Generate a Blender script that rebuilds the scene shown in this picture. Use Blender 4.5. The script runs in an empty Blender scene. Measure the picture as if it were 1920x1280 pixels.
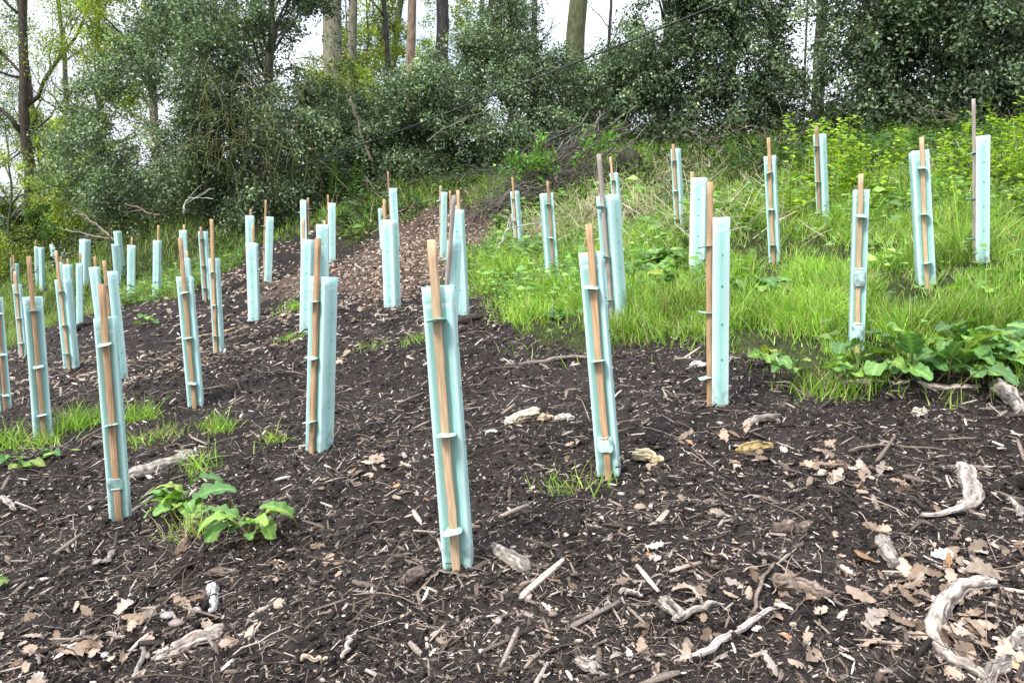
import bpy, math
import numpy as np
from mathutils import Matrix, Vector

# ------------------------------------------------------------------ camera, sky, sun, exposure
SC = bpy.context.scene
COL = SC.collection
F = 28.0 / 36.0 * 1920.0            # focal length in photograph pixels
CZ = 1.6                            # lens height in metres
PITCH = math.atan2(140.0, F)        # camera tips down a little
cam_d = bpy.data.cameras.new("camera"); cam = bpy.data.objects.new("camera", cam_d); COL.objects.link(cam)
cam_d.lens = 28.0; cam_d.sensor_width = 36.0; cam_d.clip_start = 0.05; cam_d.clip_end = 1000.0
cam.location = (0, 0, CZ); cam.rotation_euler = (math.pi / 2 - PITCH, 0, 0)
SC.camera = cam

SUN_EL, SUN_AZ = math.radians(50), math.radians(222)     # azimuth clockwise from +Y (behind the viewer, to the left)
w = bpy.data.worlds.new("World"); SC.world = w; w.use_nodes = True
nt = w.node_tree; bg = nt.nodes["Background"]
sky = nt.nodes.new("ShaderNodeTexSky"); sky.sky_type = 'NISHITA'; sky.sun_disc = False
sky.sun_elevation = SUN_EL; sky.sun_rotation = SUN_AZ
tc = nt.nodes.new("ShaderNodeTexCoord")
cn = nt.nodes.new("ShaderNodeTexNoise"); cn.inputs["Scale"].default_value = 3.2; cn.inputs["Detail"].default_value = 5
nt.links.new(tc.outputs["Generated"], cn.inputs["Vector"])
cr = nt.nodes.new("ShaderNodeValToRGB"); cr.color_ramp.elements[0].position = 0.22; cr.color_ramp.elements[1].position = 0.52
nt.links.new(cn.outputs["Fac"], cr.inputs["Fac"])
mx = nt.nodes.new("ShaderNodeMix"); mx.data_type = 'RGBA'
nt.links.new(cr.outputs["Color"], mx.inputs[0])
nt.links.new(sky.outputs["Color"], mx.inputs[6]); 
sx = nt.nodes.new("ShaderNodeSeparateXYZ"); nt.links.new(tc.outputs["Generated"], sx.inputs[0])
zr = nt.nodes.new("ShaderNodeMapRange"); zr.inputs["From Min"].default_value = 0; zr.inputs["From Max"].default_value = 1; zr.inputs["To Min"].default_value = 1.0; zr.inputs["To Max"].default_value = 3.3
nt.links.new(sx.outputs["Z"], zr.inputs["Value"])
c2 = nt.nodes.new("ShaderNodeTexNoise"); c2.inputs["Scale"].default_value = 5.0; c2.inputs["Detail"].default_value = 6; nt.links.new(tc.outputs["Generated"], c2.inputs["Vector"])
cm = nt.nodes.new("ShaderNodeMapRange"); cm.inputs["From Min"].default_value = 0.3; cm.inputs["From Max"].default_value = 0.7; cm.inputs["To Min"].default_value = 0.82; cm.inputs["To Max"].default_value = 1.15
nt.links.new(c2.outputs["Fac"], cm.inputs["Value"])
ml = nt.nodes.new("ShaderNodeMath"); ml.operation = 'MULTIPLY'; nt.links.new(zr.outputs[0], ml.inputs[0]); nt.links.new(cm.outputs[0], ml.inputs[1])
vs = nt.nodes.new("ShaderNodeVectorMath"); vs.operation = 'SCALE'; vs.inputs[0].default_value = (4.2, 4.4, 5.0); nt.links.new(ml.outputs[0], vs.inputs["Scale"])
nt.links.new(vs.outputs["Vector"], mx.inputs[7])
nt.links.new(mx.outputs[2], bg.inputs["Color"]); bg.inputs["Strength"].default_value = 0.115
sd = bpy.data.lights.new("sun", 'SUN'); sd.energy = 2.4; sd.angle = math.radians(14); sd.color = (1, 0.96, 0.9)
so = bpy.data.objects.new("sun", sd); COL.objects.link(so)
sv = Vector((math.sin(SUN_AZ) * math.cos(SUN_EL), math.cos(SUN_AZ) * math.cos(SUN_EL), math.sin(SUN_EL)))
so.rotation_euler = (-sv).to_track_quat('-Z', 'Y').to_euler(); so.location = sv * 30
SC.view_settings.view_transform = 'Standard'; SC.view_settings.look = 'None'
SC.view_settings.exposure = 1.0; SC.view_settings.gamma = 1
SC.cycles.max_bounces = 6; SC.cycles.diffuse_bounces = 3; SC.cycles.glossy_bounces = 2
SC.cycles.transmission_bounces = 3; SC.cycles.transparent_max_bounces = 4

rng = np.random.default_rng(11)

# ------------------------------------------------------------------ noise
def _h(ix, iy, iz=0, s=0):
    n = (ix.astype(np.int64) * 374761393 + iy.astype(np.int64) * 668265263 + np.asarray(iz).astype(np.int64) * 2147483647 + s * 1274126177) & 0xffffffff
    n = ((n ^ (n >> 13)) * 1274126177) & 0xffffffff
    n = ((n ^ (n >> 16)) * 668265263) & 0xffffffff
    return ((n ^ (n >> 15)) & 0xffffff) / float(0xffffff)

def noise2(x, y, s=0):
    ix, iy = np.floor(x), np.floor(y); fx, fy = x - ix, y - iy
    fx = fx * fx * (3 - 2 * fx); fy = fy * fy * (3 - 2 * fy)
    a, b, c, d = _h(ix, iy, 0, s), _h(ix + 1, iy, 0, s), _h(ix, iy + 1, 0, s), _h(ix + 1, iy + 1, 0, s)
    return (a + (b - a) * fx) * (1 - fy) + (c + (d - c) * fx) * fy

def noise3(p, s=0):
    i = np.floor(p); f = p - i; f = f * f * (3 - 2 * f)
    r = 0
    for dz in (0, 1):
        for dy in (0, 1):
            for dx in (0, 1):
                wgt = (f[:, 0] if dx else 1 - f[:, 0]) * (f[:, 1] if dy else 1 - f[:, 1]) * (f[:, 2] if dz else 1 - f[:, 2])
                r = r + wgt * _h(i[:, 0] + dx, i[:, 1] + dy, i[:, 2] + dz, s)
    return r

def fbm2(x, y, o=3, s=0):
    r = 0; a = 1; t = 0
    for k in range(o):
        r = r + a * noise2(x, y, s + k); t += a; a *= 0.5; x = x * 2.03 + 11.3; y = y * 2.03 - 4.7
    return r / t - 0.5

# ------------------------------------------------------------------ view geometry helpers
cp, sp = math.cos(PITCH), math.sin(PITCH)
def ray(px, py):
    a, b = (px - 960.0) / F, (640.0 - py) / F
    v = np.array([a, cp + b * sp, -sp + b * cp]); return v / v[1]

H_T = 0.75                          # height of one tree shelter
# top x, top y, bottom x, bottom y (tube, photograph pixels), stake top y, turn of the grooved face, width factor, label
SH = [
 (823, 533, 860, 1057, 450, -7, 1.0, "largest aqua tree shelter at the front centre, leaning left on dark mulch"),
 (1110, 470, 1142, 887, 420, -7, 1.0, "leaning aqua tree shelter right of the largest one, its lowest tie bent flat"),
 (1345, 406, 1348, 757, 342, -80, 1.0, "upright aqua tree shelter with stake on its left edge, where mulch meets grass"),
 (605, 517, 599, 843, 448, -42, 1.0, "broad aqua tree shelter with stake at its left, left of the largest shelter"),
 (203, 592, 227, 977, 531, -10, 1.0, "tall front aqua tree shelter beside the big dock plant, lowest tie tab turned up"),
 (344, 517, 368, 760, 447, -10, 1.0, "leaning aqua tree shelter on bare dark mulch behind the big dock plant"),
 (67, 555, 81, 820, 480, 2, 1.1, "aqua tree shelter with centred stake rising from a grass tuft at the left"),
 (-14, 556, 6, 772, 487, 22, 1.0, "aqua tree shelter cut by the left edge with its stake on the right"),
 (32, 532, 45, 668, 508, -20, 1.0, "slim aqua tree shelter behind the two shelters at the left edge"),
 (118, 523, 135, 690, 470, -28, 1.2, "aqua tree shelter with long stake between the grass tuft pair and the tall front shelter"),
 (174, 500, 194, 645, 480, 160, 1.0, "leaning aqua tree shelter whose foot hides behind the tall front shelter"),
 (211, 507, 229, 710, 487, -75, 1.0, "aqua tree shelter half hidden at the right of the tall front shelter"),
 (399, 483, 411, 662, 410, -28, 1.0, "aqua tree shelter with very long thin stake beside the lone leaning one"),
 (382, 433, 389, 563, 425, -20, 0.9, "aqua tree shelter seen just behind the long thin stake"),
 (350, 483, 363, 632, 470, 165, 0.9, "aqua tree shelter overlapped by the lone leaning shelter on bare mulch"),
 (342, 431, 347, 540, 420, 170, 1.0, "small distant aqua tree shelter under the drooping holly, top peeking above two others"),
 (468, 404, 472, 530, 391, 172, 1.0, "aqua tree shelter below the holly, rear of the two lined up before it"),
 (470, 455, 477, 602, 420, 168, 1.0, "aqua tree shelter below the holly, front of the two lined up"),
 (505, 406, 502, 532, 375, -85, 1.0, "upright aqua tree shelter with separate stake on the left and dark vent holes"),
 (571, 375, 573, 500, 372, 60, 1.0, "far aqua tree shelter with stake tied on its right side"),
 (577, 448, 574, 623, 410, -110, 1.0, "aqua tree shelter hidden behind the broad one, showing at its left"),
 (606, 420, 606, 592, 412, 175, 1.05, "aqua tree shelter rising directly above the broad one, stake hidden"),
 (620, 380, 622, 497, 364, -85, 1.0, "far aqua tree shelter with row of vent holes near the big beech trunk"),
 (730, 412, 736, 577, 372, -120, 1.05, "lone aqua tree shelter on leaf litter with two ties at its left"),
 (715, 390, 722, 497, 386, 10, 1.0, "small aqua tree shelter tucked behind the lone one on leaf litter"),
 (736, 353, 742, 468, 321, -85, 1.0, "aqua tree shelter at the top edge of the leaf litter with tall stake"),
 (832, 360, 830, 487, 348, -80, 0.9, "slim aqua tree shelter behind the weathered leaning stake"),
 (857, 393, 868, 592, 355, 165, 1.0, "aqua tree shelter behind the one with a weathered stake, leaning left"),
 (853, 450, 840, 690, 368, -70, 1.0, "right leaning aqua tree shelter with weathered grey stake behind the largest shelter"),
 (851, 385, 856, 500, 357, -80, 1.0, "small far aqua tree shelter almost wholly hidden in the stack behind the largest"),
 (965, 358, 974, 472, 333, -35, 0.95, "aqua tree shelter at the border of litter and grass near the elder sapling"),
 (1024, 362, 1036, 525, 340, 12, 1.0, "aqua tree shelter standing in bright grass with stake right of centre"),
 (1139, 365, 1158, 608, 290, -38, 1.1, "dirt smudged aqua tree shelter with tall grey stake behind the leaning one"),
 (1152, 323, 1165, 460, 293, -20, 0.9, "aqua tree shelter at the foot of the brush pile, mostly hidden"),
 (1267, 278, 1275, 437, 270, -28, 1.0, "slim aqua tree shelter among dry straw right of the brush pile"),
 (1313, 333, 1308, 530, 320, -100, 1.1, "aqua tree shelter behind the upright one, stake hidden at its far left edge"),
 (1444, 292, 1453, 492, 259, -12, 0.9, "slim aqua tree shelter alone in the middle of the green bank"),
 (1535, 252, 1544, 428, 238, -38, 0.95, "high aqua tree shelter beside the leafy yellow green weeds"),
 (1612, 355, 1605, 655, 327, 8, 0.95, "right leaning aqua tree shelter with two tie tabs hanging down"),
 (1730, 280, 1736, 535, 257, 14, 1.05, "broad aqua tree shelter with front stake and three ties near the right edge"),
 (1839, 255, 1842, 492, 185, -88, 1.05, "rightmost aqua tree shelter with very tall weathered stake on its left"),
 (296, 450, 294, 563, 422, 150, 1.0, "square aqua tree shelter below the holly where mulch meets green"),
 (247, 459, 246, 562, 445, 170, 1.0, "square aqua tree shelter between the shaded pair and the one at the mulch corner"),
 (220, 433, 229, 517, 420, 120, 1.1, "shaded teal tree shelter with dark stake under the holly edge"),
 (215, 457, 221, 543, 421, -75, 1.1, "shaded teal tree shelter in front of its dark staked twin"),
 (156, 448, 158, 536, 440, 130, 1.4, "wide mouthed aqua tree shelter before the bent bare branches"),
 (148, 493, 150, 612, 474, 172, 1.0, "aqua tree shelter in front of the wide mouthed one"),
 (81, 463, 80, 546, 452, 130, 0.85, "upright aqua tree shelter with dark side on the distant grass"),
 (69, 462, 71, 540, 450, 172, 0.85, "aqua tree shelter close left of the dark sided distant one"),
 (96, 458, 104, 520, 454, 160, 0.9, "distant leaning aqua tree shelter behind the long brown stake"),
 (102, 463, 104, 530, 460, 170, 0.9, "distant aqua tree shelter touching the leaning one behind the long brown stake"),
 (118, 473, 120, 536, 465, 4, 1.1, "small distant aqua tree shelter with dark stake on its face"),
 (113, 491, 117, 580, 480, 160, 0.9, "aqua tree shelter showing at the left behind a long staked one"),
 (128, 495, 133, 600, 485, 155, 1.2, "aqua tree shelter showing at the right behind a long staked one"),
 (29, 493, 33, 575, 478, -60, 1.0, "aqua tree shelter standing above the slim one near the left edge"),
 (23, 483, 24, 536, 470, -20, 0.9, "tiny aqua tree shelter with stake on the distant grass at the left"),
 (41, 478, 41, 523, 470, 165, 1.2, "tiny pale aqua tree shelter on the far green rise"),
 (53, 477, 54, 512, 469, 160, 1.0, "tiny narrow aqua tree shelter just right of the pale one on the rise"),
 (60, 468, 61, 506, 460, 30, 1.0, "tiny aqua tree shelter highest on the far rise at the left"),
 (33, 483, 33, 520, 475, 150, 0.8, "tiny aqua tree shelter left of the pale one on the rise"),
 (8, 497, 8, 530, 488, 150, 0.8, "tiny aqua tree shelter nearest the left edge on the far grass"),
]
SHP = []
for s in SH:
    t, b = ray(s[0], s[1]), ray(s[2], s[3])
    D = H_T / np.linalg.norm(t - b)
    SHP.append((np.array([0, 0, CZ]) + b * D, np.array([0, 0, CZ]) + t * D, D))

# ------------------------------------------------------------------ the slope: a smooth surface through the foot of every shelter
ctrl = [p[0] for p in SHP if p[2] < 26]
def cpt(px, py, D): ctrl.append(np.array([0, 0, CZ]) + ray(px, py) * D)
for a in ((1530, 268, 11.3), (1800, 245, 10.5), (1900, 250, 10.5), (1300, 305, 11.5), (1100, 330, 12), (900, 345, 13), (700, 362, 13.5),
          (500, 440, 13.5), (330, 440, 14), (180, 455, 18), (60, 462, 34)): cpt(*a)
for x, y, z in ((-2, 0, 0.10), (2, 0, 0.10), (0, 0, 0.10), (-2.4, 1.0, 0.38), (0, 0.9, 0.5), (2.4, 1.0, 0.55), (-6, 2, 0.3), (6, 2.2, 0.95), (9, 4.5, 1.65), (-10, 6, 0.25),
                (0, -4, -0.6), (0, -10, -1.6), (-12, -6, -2), (12, -6, -0.6),
                (10, 12, 4.2), (14, 14, 4.9), (5, 17, 4.0), (-4, 20, 3.0), (10, 22, 5.0), (0, 30, 3.6), (-14, 24, 1.9), (-24, 36, 1.8), (-30, 20, 0.2),
                (0, 50, 3.0), (30, 30, 5.0), (30, 8, 4.0), (-30, 60, 1.0), (30, 60, 3.5), (0, 90, 0), (-60, 90, -1), (60, 90, 1), (-60, 20, -1), (60, 20, 5),
                (-60, -20, -4), (60, -20, 1), (0, -30, -4)):
    ctrl.append(np.array([x, y, z]))
CT = np.array(ctrl)
def lumps(x, y): return 0.07 * fbm2(x * 2.2, y * 2.2, 2, 3) + 0.05 * fbm2(x * 8, y * 8, 2, 9)
CT[:, 2] -= lumps(CT[:, 0], CT[:, 1])
def _phi(r2): return 0.5 * r2 * np.log(r2 + 1e-9)
_n = len(CT)
_d2 = ((CT[:, None, :2] - CT[None, :, :2]) ** 2).sum(-1)
_A = np.zeros((_n + 3, _n + 3)); _A[:_n, :_n] = _phi(_d2) + np.eye(_n) * 0.004
_P = np.c_[np.ones(_n), CT[:, :2]]; _A[:_n, _n:] = _P; _A[_n:, :_n] = _P.T
_W = np.linalg.solve(_A, np.r_[CT[:, 2], 0, 0, 0])
def base_h(x, y):
    x = np.clip(np.asarray(x, float), -70, 70); y = np.clip(np.asarray(y, float), -30, 95)
    out = np.empty(x.size); xf, yf = x.ravel(), y.ravel()
    for i in range(0, x.size, 40000):
        a, b = xf[i:i + 40000], yf[i:i + 40000]
        r2 = (a[:, None] - CT[None, :, 0]) ** 2 + (b[:, None] - CT[None, :, 1]) ** 2
        out[i:i + 40000] = _phi(r2) @ _W[:_n] + _W[_n] + _W[_n + 1] * a + _W[_n + 2] * b
    return out.reshape(x.shape)
def ground(x, y):
    x = np.asarray(x, float); y = np.asarray(y, float)
    return base_h(x, y) + lumps(x, y)
def gfine(x, y):
    return ground(x, y) + 0.036 * fbm2(x * 22, y * 22, 2, 21) + 0.016 * fbm2(x * 60, y * 60, 2, 27)
def g1(x, y): return float(ground(np.array([x]), np.array([y]))[0])
_ys = np.geomspace(1.0, 60, 500)
def px2g(px, py):
    d = ray(px, py); z = CZ + d[2] * _ys; g = ground(d[0] * _ys, _ys)
    k = np.argmax(z < g)
    if z[k] >= g[k]: k = len(_ys) - 1
    if k == 0: y = _ys[0]
    else:
        e0, e1 = z[k - 1] - g[k - 1], z[k] - g[k]; y = _ys[k - 1] + (_ys[k] - _ys[k - 1]) * e0 / (e0 - e1 + 1e-9)
    return np.array([d[0] * y, y, g1(d[0] * y, y)])
def at(px, D):
    x = (px - 960.0) / F * D / (cp + 0.1 * sp); return np.array([x, D, g1(x, D)])

# ------------------------------------------------------------------ mesh helpers
def mesh_np(name, V, faces, cols=None, mats=(), midx=None, smooth=False):
    me = bpy.data.meshes.new(name)
    V = np.ascontiguousarray(V, np.float32); me.vertices.add(len(V)); me.vertices.foreach_set("co", V.ravel())
    fl = [np.asarray(f, np.int32) for f in (faces if isinstance(faces, list) else [faces]) if len(f)]
    li = np.concatenate([f.ravel() for f in fl]); tot = np.concatenate([np.full(len(f), f.shape[1], np.int32) for f in fl])
    st = np.r_[0, np.cumsum(tot)[:-1]].astype(np.int32)
    me.loops.add(len(li)); me.loops.foreach_set("vertex_index", li)
    me.polygons.add(len(tot)); me.polygons.foreach_set("loop_start", st)
    if smooth: me.polygons.foreach_set("use_smooth", np.ones(len(tot), bool))
    for m in mats: me.materials.append(m)
    if midx is not None: me.polygons.foreach_set("material_index", np.asarray(midx, np.int32))
    if cols is not None:
        ca = me.color_attributes.new("Col", 'FLOAT_COLOR', 'POINT')
        c = np.ones((len(V), 4), np.float32); c[:, :3] = cols; ca.data.foreach_set("color", c.ravel())
    me.update(calc_edges=True); me.validate()
    return me

class Acc:
    """collects shapes of one mesh"""
    def __init__(self): self.v = []; self.q = []; self.t = []; self.c = []; self.n = 0
    def add(self, V, Q=None, T=None, C=(1, 1, 1)):
        V = np.asarray(V, float)
        if Q is not None and len(Q): self.q.append(np.asarray(Q, np.int64) + self.n)
        if T is not None and len(T): self.t.append(np.asarray(T, np.int64) + self.n)
        C = np.asarray(C, float); self.c.append(np.broadcast_to(C, (len(V), 3)) if C.ndim == 1 else C)
        self.v.append(V); self.n += len(V)
    def scat(self, tv, tq, R, P, C):
        """copies of a template: R (N,3,3), P (N,3), C (N,3) or (N,k,3)"""
        N, k = len(P), len(tv)
        if N == 0: return
        V = np.einsum('nij,kj->nki', R, tv) + P[:, None, :]
        Q = (np.asarray(tq)[None] + (np.arange(N) * k)[:, None, None]).reshape(-1, np.asarray(tq).shape[1])
        C = np.asarray(C)
        if C.ndim == 2: C = np.repeat(C, k, axis=0)
        else: C = C.reshape(-1, 3)
        if Q.shape[1] == 4: self.add(V.reshape(-1, 3), Q=Q, C=C)
        else: self.add(V.reshape(-1, 3), T=Q, C=C)
    def mesh(self, name, mat, smooth=False):
        f = []
        if self.q: f.append(np.concatenate(self.q))
        if self.t: f.append(np.concatenate(self.t))
        return mesh_np(name, np.concatenate(self.v), f, np.concatenate(self.c), [mat], smooth=smooth)

def link(name, me, parent=None, label=None, cat=None, group=None, kind=None, loc=None):
    o = bpy.data.objects.new(name, me); COL.objects.link(o)
    if parent is not None: o.parent = parent
    if loc is not None: o.location = loc
    tag(o, label, cat, group, kind); return o
def tag(o, label=None, cat=None, group=None, kind=None):
    for k, v in (("label", label), ("category", cat), ("group", group), ("kind", kind)):
        if v: o[k] = v
def thing(name, label, cat, loc=(0, 0, 0), group=None): return link(name, None, None, label, cat, group, None, loc)

def tubeVQ(pts, rad, n=7, cap=True, jit=0.0, r=rng, flat=1.0):
    pts = np.asarray(pts, float); rad = np.broadcast_to(np.asarray(rad, float), (len(pts),))
    tan = np.gradient(pts, axis=0); tan /= np.linalg.norm(tan, axis=1, keepdims=True) + 1e-9
    ref = np.array([0.0, 0, 1]) if abs(tan[:, 2]).mean() < 0.8 else np.array([1.0, 0, 0])
    s = np.cross(tan, ref); s /= np.linalg.norm(s, axis=1, keepdims=True) + 1e-9
    u = np.cross(s, tan)
    a = np.arange(n) * 2 * math.pi / n
    k = 1 + jit * r.uniform(-1, 1, (len(pts), n))
    if jit: k *= 1 + 0.8 * jit * r.uniform(-1, 1, (1, n))
    V = pts[:, None] + (rad[:, None] * k)[..., None] * (np.cos(a)[None, :, None] * s[:, None] + flat * np.sin(a)[None, :, None] * u[:, None])
    m = len(pts); i = np.arange(m - 1)[:, None] * n; j = np.arange(n)[None]
    Q = np.stack([i + j, i + (j + 1) % n, i + n + (j + 1) % n, i + n + j], -1).reshape(-1, 4)
    V = V.reshape(-1, 3); T = np.zeros((0, 3), int)
    if cap:
        V = np.r_[V, pts[:1], pts[-1:]]; b = m * n
        jj = np.arange(n)
        T = np.r_[np.stack([np.full(n, b), (jj + 1) % n, jj], -1), np.stack([np.full(n, b + 1), (m - 1) * n + jj, (m - 1) * n + (jj + 1) % n], -1)]
    return V, Q, T

def frames(d, nrm, sx, sy, sz):
    """matrices whose Y axis runs along d and whose Z axis is close to nrm"""
    d = d / (np.linalg.norm(d, axis=1, keepdims=True) + 1e-9)
    x = np.cross(d, nrm); x /= np.linalg.norm(x, axis=1, keepdims=True) + 1e-9
    z = np.cross(x, d)
    R = np.stack([x * np.asarray(sx)[:, None], d * np.asarray(sy)[:, None], z * np.asarray(sz)[:, None]], -1)
    return R
def gnorm(x, y, e=0.03):
    gx = (base_h(x + e, y) - base_h(x - e, y)) / (2 * e); gy = (base_h(x, y + e) - base_h(x, y - e)) / (2 * e)
    n = np.stack([-gx, -gy, np.ones_like(gx)], -1); return n / np.linalg.norm(n, axis=1, keepdims=True)
def unit(N, r=rng):
    v = r.normal(size=(N, 3)); return v / np.linalg.norm(v, axis=1, keepdims=True)

# ------------------------------------------------------------------ materials
def mat(name, rough=0.8, spec=0.3, trans=0.0, tcol=(1, 1, 1), nscale=40, nmix=0.35, bump=0.0, base=None, detail=4, stretch=None, sss=0.0):
    m = bpy.data.materials.new(name); m.use_nodes = True; t = m.node_tree; N = t.nodes; L = t.links
    p = N["Principled BSDF"]; p.inputs["Roughness"].default_value = rough; p.inputs["Specular IOR Level"].default_value = spec
    if base is None:
        a = N.new("ShaderNodeVertexColor"); a.layer_name = "Col"; src = a.outputs["Color"]
    else:
        a = N.new("ShaderNodeRGB"); a.outputs[0].default_value = (*base, 1); src = a.outputs[0]
    co = N.new("ShaderNodeTexCoord"); vec = co.outputs["Object"]
    if stretch:
        mp = N.new("ShaderNodeMapping"); mp.inputs["Scale"].default_value = stretch; L.new(vec, mp.inputs["Vector"]); vec = mp.outputs["Vector"]
    nz = N.new("ShaderNodeTexNoise"); nz.inputs["Scale"].default_value = nscale; nz.inputs["Detail"].default_value = detail
    L.new(vec, nz.inputs["Vector"])
    mr = N.new("ShaderNodeMapRange"); mr.inputs["From Min"].default_value = 0.28; mr.inputs["From Max"].default_value = 0.72
    mr.inputs["To Min"].default_value = 1 - nmix; mr.inputs["To Max"].default_value = 1 + nmix
    L.new(nz.outputs["Fac"], mr.inputs["Value"])
    vm = N.new("ShaderNodeVectorMath"); vm.operation = 'SCALE'; L.new(src, vm.inputs[0]); L.new(mr.outputs["Result"], vm.inputs["Scale"])
    L.new(vm.outputs["Vector"], p.inputs["Base Color"])
    if bump:
        b = N.new("ShaderNodeBump"); b.inputs["Strength"].default_value = bump; b.inputs["Distance"].default_value = 0.01
        L.new(nz.outputs["Fac"], b.inputs["Height"]); L.new(b.outputs["Normal"], p.inputs["Normal"])
    if trans:
        tr = N.new("ShaderNodeBsdfTranslucent"); vt = N.new("ShaderNodeVectorMath"); vt.operation = 'MULTIPLY'
        L.new(vm.outputs["Vector"], vt.inputs[0]); vt.inputs[1].default_value = tcol; L.new(vt.outputs["Vector"], tr.inputs["Color"])
        ms = N.new("ShaderNodeMixShader"); ms.inputs[0].default_value = trans
        L.new(p.outputs[0], ms.inputs[1]); L.new(tr.outputs[0], ms.inputs[2]); L.new(ms.outputs[0], N["Material Output"].inputs["Surface"])
    return m
M_SOIL = mat("dark_soil", 0.95, 0.15, nscale=55, nmix=0.55, bump=0.9, detail=8)
M_CHIP = mat("wood_fragments", 0.8, 0.25, nscale=160, nmix=0.35, bump=0.4, detail=3)
M_DRYLEAF = mat("dry_leaf", 0.75, 0.25, trans=0.15, nscale=60, nmix=0.25)
M_WOOD = mat("weathered_wood", 0.85, 0.2, nscale=48, nmix=0.5, bump=1.0, detail=8)
M_BARK = mat("bark", 0.9, 0.15, nscale=6, nmix=0.5, bump=0.8, detail=9, stretch=(3, 3, 1))
M_TWIG = mat("twig", 0.85, 0.2, nscale=8, nmix=0.3)
M_HOLLY = mat("holly_leaf", 0.36, 0.5, trans=0.22, tcol=(1.3, 1.4, 0.6), nscale=1.2, nmix=0.25)
M_LEAF = mat("soft_leaf", 0.5, 0.35, trans=0.35, tcol=(1.5, 1.5, 0.8), nscale=2, nmix=0.15)
M_GRASS = mat("grass_blade", 0.45, 0.4, trans=0.3, tcol=(1.4, 1.4, 0.8), nscale=3, nmix=0.2)
M_DOCK = mat("dock_leaf", 0.52, 0.32, trans=0.25, tcol=(1.4, 1.5, 0.7), nscale=35, nmix=0.22, bump=0.25)
M_PLAST = mat("aqua_plastic", 0.38, 0.4, trans=0.2, tcol=(0.95, 1.08, 1.05), nscale=5, nmix=0.05)
_p = M_PLAST.node_tree; _N = _p.nodes; _L = _p.links; _b = _N["Principled BSDF"]; _b.inputs["Roughness"].default_value = 0.65; _b.inputs["Specular IOR Level"].default_value = 0.28
_src = _b.inputs["Base Color"].links[0].from_socket; _c = _N.new("ShaderNodeTexCoord"); _x = _N.new("ShaderNodeSeparateXYZ"); _L.new(_c.outputs["Object"], _x.inputs[0])
_oi = _N.new("ShaderNodeObjectInfo"); _ad = _N.new("ShaderNodeVectorMath"); _ad.operation = 'ADD'; _cb = _N.new("ShaderNodeCombineXYZ"); _ml = _N.new("ShaderNodeMath"); _ml.operation = 'MULTIPLY'; _ml.inputs[1].default_value = 37.0
_L.new(_oi.outputs["Random"], _ml.inputs[0]); _L.new(_ml.outputs[0], _cb.inputs[2]); _L.new(_c.outputs["Object"], _ad.inputs[0]); _L.new(_cb.outputs[0], _ad.inputs[1])
def _nz(sc, lo, hi, det=6):
    n_ = _N.new("ShaderNodeTexNoise"); n_.inputs["Scale"].default_value = sc; n_.inputs["Detail"].default_value = det; _L.new(_ad.outputs[0], n_.inputs["Vector"])
    m_ = _N.new("ShaderNodeMapRange"); m_.inputs["From Min"].default_value = lo; m_.inputs["From Max"].default_value = hi; _L.new(n_.outputs["Fac"], m_.inputs["Value"]); return m_.outputs[0]
def _mt(op, a_, b_):
    m_ = _N.new("ShaderNodeMath"); m_.operation = op; m_.use_clamp = True
    for i_, v_ in ((0, a_), (1, b_)):
        if isinstance(v_, float): m_.inputs[i_].default_value = v_
        else: _L.new(v_, m_.inputs[i_])
    return m_.outputs[0]
_g = _N.new("ShaderNodeMapRange"); _g.inputs["From Min"].default_value = 0.13; _g.inputs["From Max"].default_value = -0.02; _L.new(_x.outputs["Z"], _g.inputs["Value"])
_dirt = _mt('MAXIMUM', _mt('MULTIPLY', _mt('MULTIPLY', _g.outputs[0], _nz(38, 0.42, 0.62)), 0.75), _mt('MULTIPLY', _nz(9, 0.60, 0.80), 0.28))
_fd = _N.new("ShaderNodeMix"); _fd.data_type = 'RGBA'; _L.new(_mt('MULTIPLY', _oi.outputs["Random"], 0.34), _fd.inputs[0]); _L.new(_src, _fd.inputs[6]); _fd.inputs[7].default_value = (0.42, 0.60, 0.57, 1); _src = _fd.outputs[2]
_mx = _N.new("ShaderNodeMix"); _mx.data_type = 'RGBA'; _L.new(_dirt, _mx.inputs[0]); _L.new(_src, _mx.inputs[6]); _mx.inputs[7].default_value = (0.13, 0.115, 0.09, 1); _L.new(_mx.outputs[2], _b.inputs["Base Color"])
M_STAKE = mat("sawn_stake", 0.8, 0.2, nscale=30, nmix=0.33, bump=0.4, detail=8, stretch=(6, 6, 0.35))
M_STONE = mat("stone", 0.7, 0.3, nscale=40, nmix=0.3, bump=0.3)
M_CABLE = mat("cable_sheath", 0.5, 0.4, base=(0.012, 0.012, 0.014))

# ------------------------------------------------------------------ zones on the slope (outlines walked on the ground)
def poly(pts): return np.array([px2g(*p)[:2] for p in pts])
def inside(P, x, y):
    r = np.zeros(x.shape, bool); n = len(P); j = n - 1
    for i in range(n):
        xi, yi = P[i]; xj, yj = P[j]
        c = ((yi > y) != (yj > y)) & (x < (xj - xi) * (y - yi) / (yj - yi + 1e-12) + xi); r ^= c; j = i
    return r
Z_BANK = np.r_[poly([(1990, 700), (1860, 692), (1640, 702), (1480, 690), (1400, 662), (1310, 628), (1160, 642), (1020, 642), (960, 598), (905, 560),
                     (868, 500), (905, 470), (915, 430), (930, 405), (860, 395), (760, 402), (690, 430), (655, 470), (560, 440)]), [[-6, 15], [30, 18], [30, 3]]]
Z_LEFT = np.r_[poly([(-60, 650), (60, 640), (100, 600), (190, 585), (330, 560), (450, 480), (560, 440)]), [[-6, 15], [-8, 40], [-60, 60], [-60, 5]]]
Z_LITTER = poly([(640, 500), (690, 440), (770, 402), (930, 402), (935, 460), (880, 500), (800, 545), (640, 560), (540, 560), (520, 520)])
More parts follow.
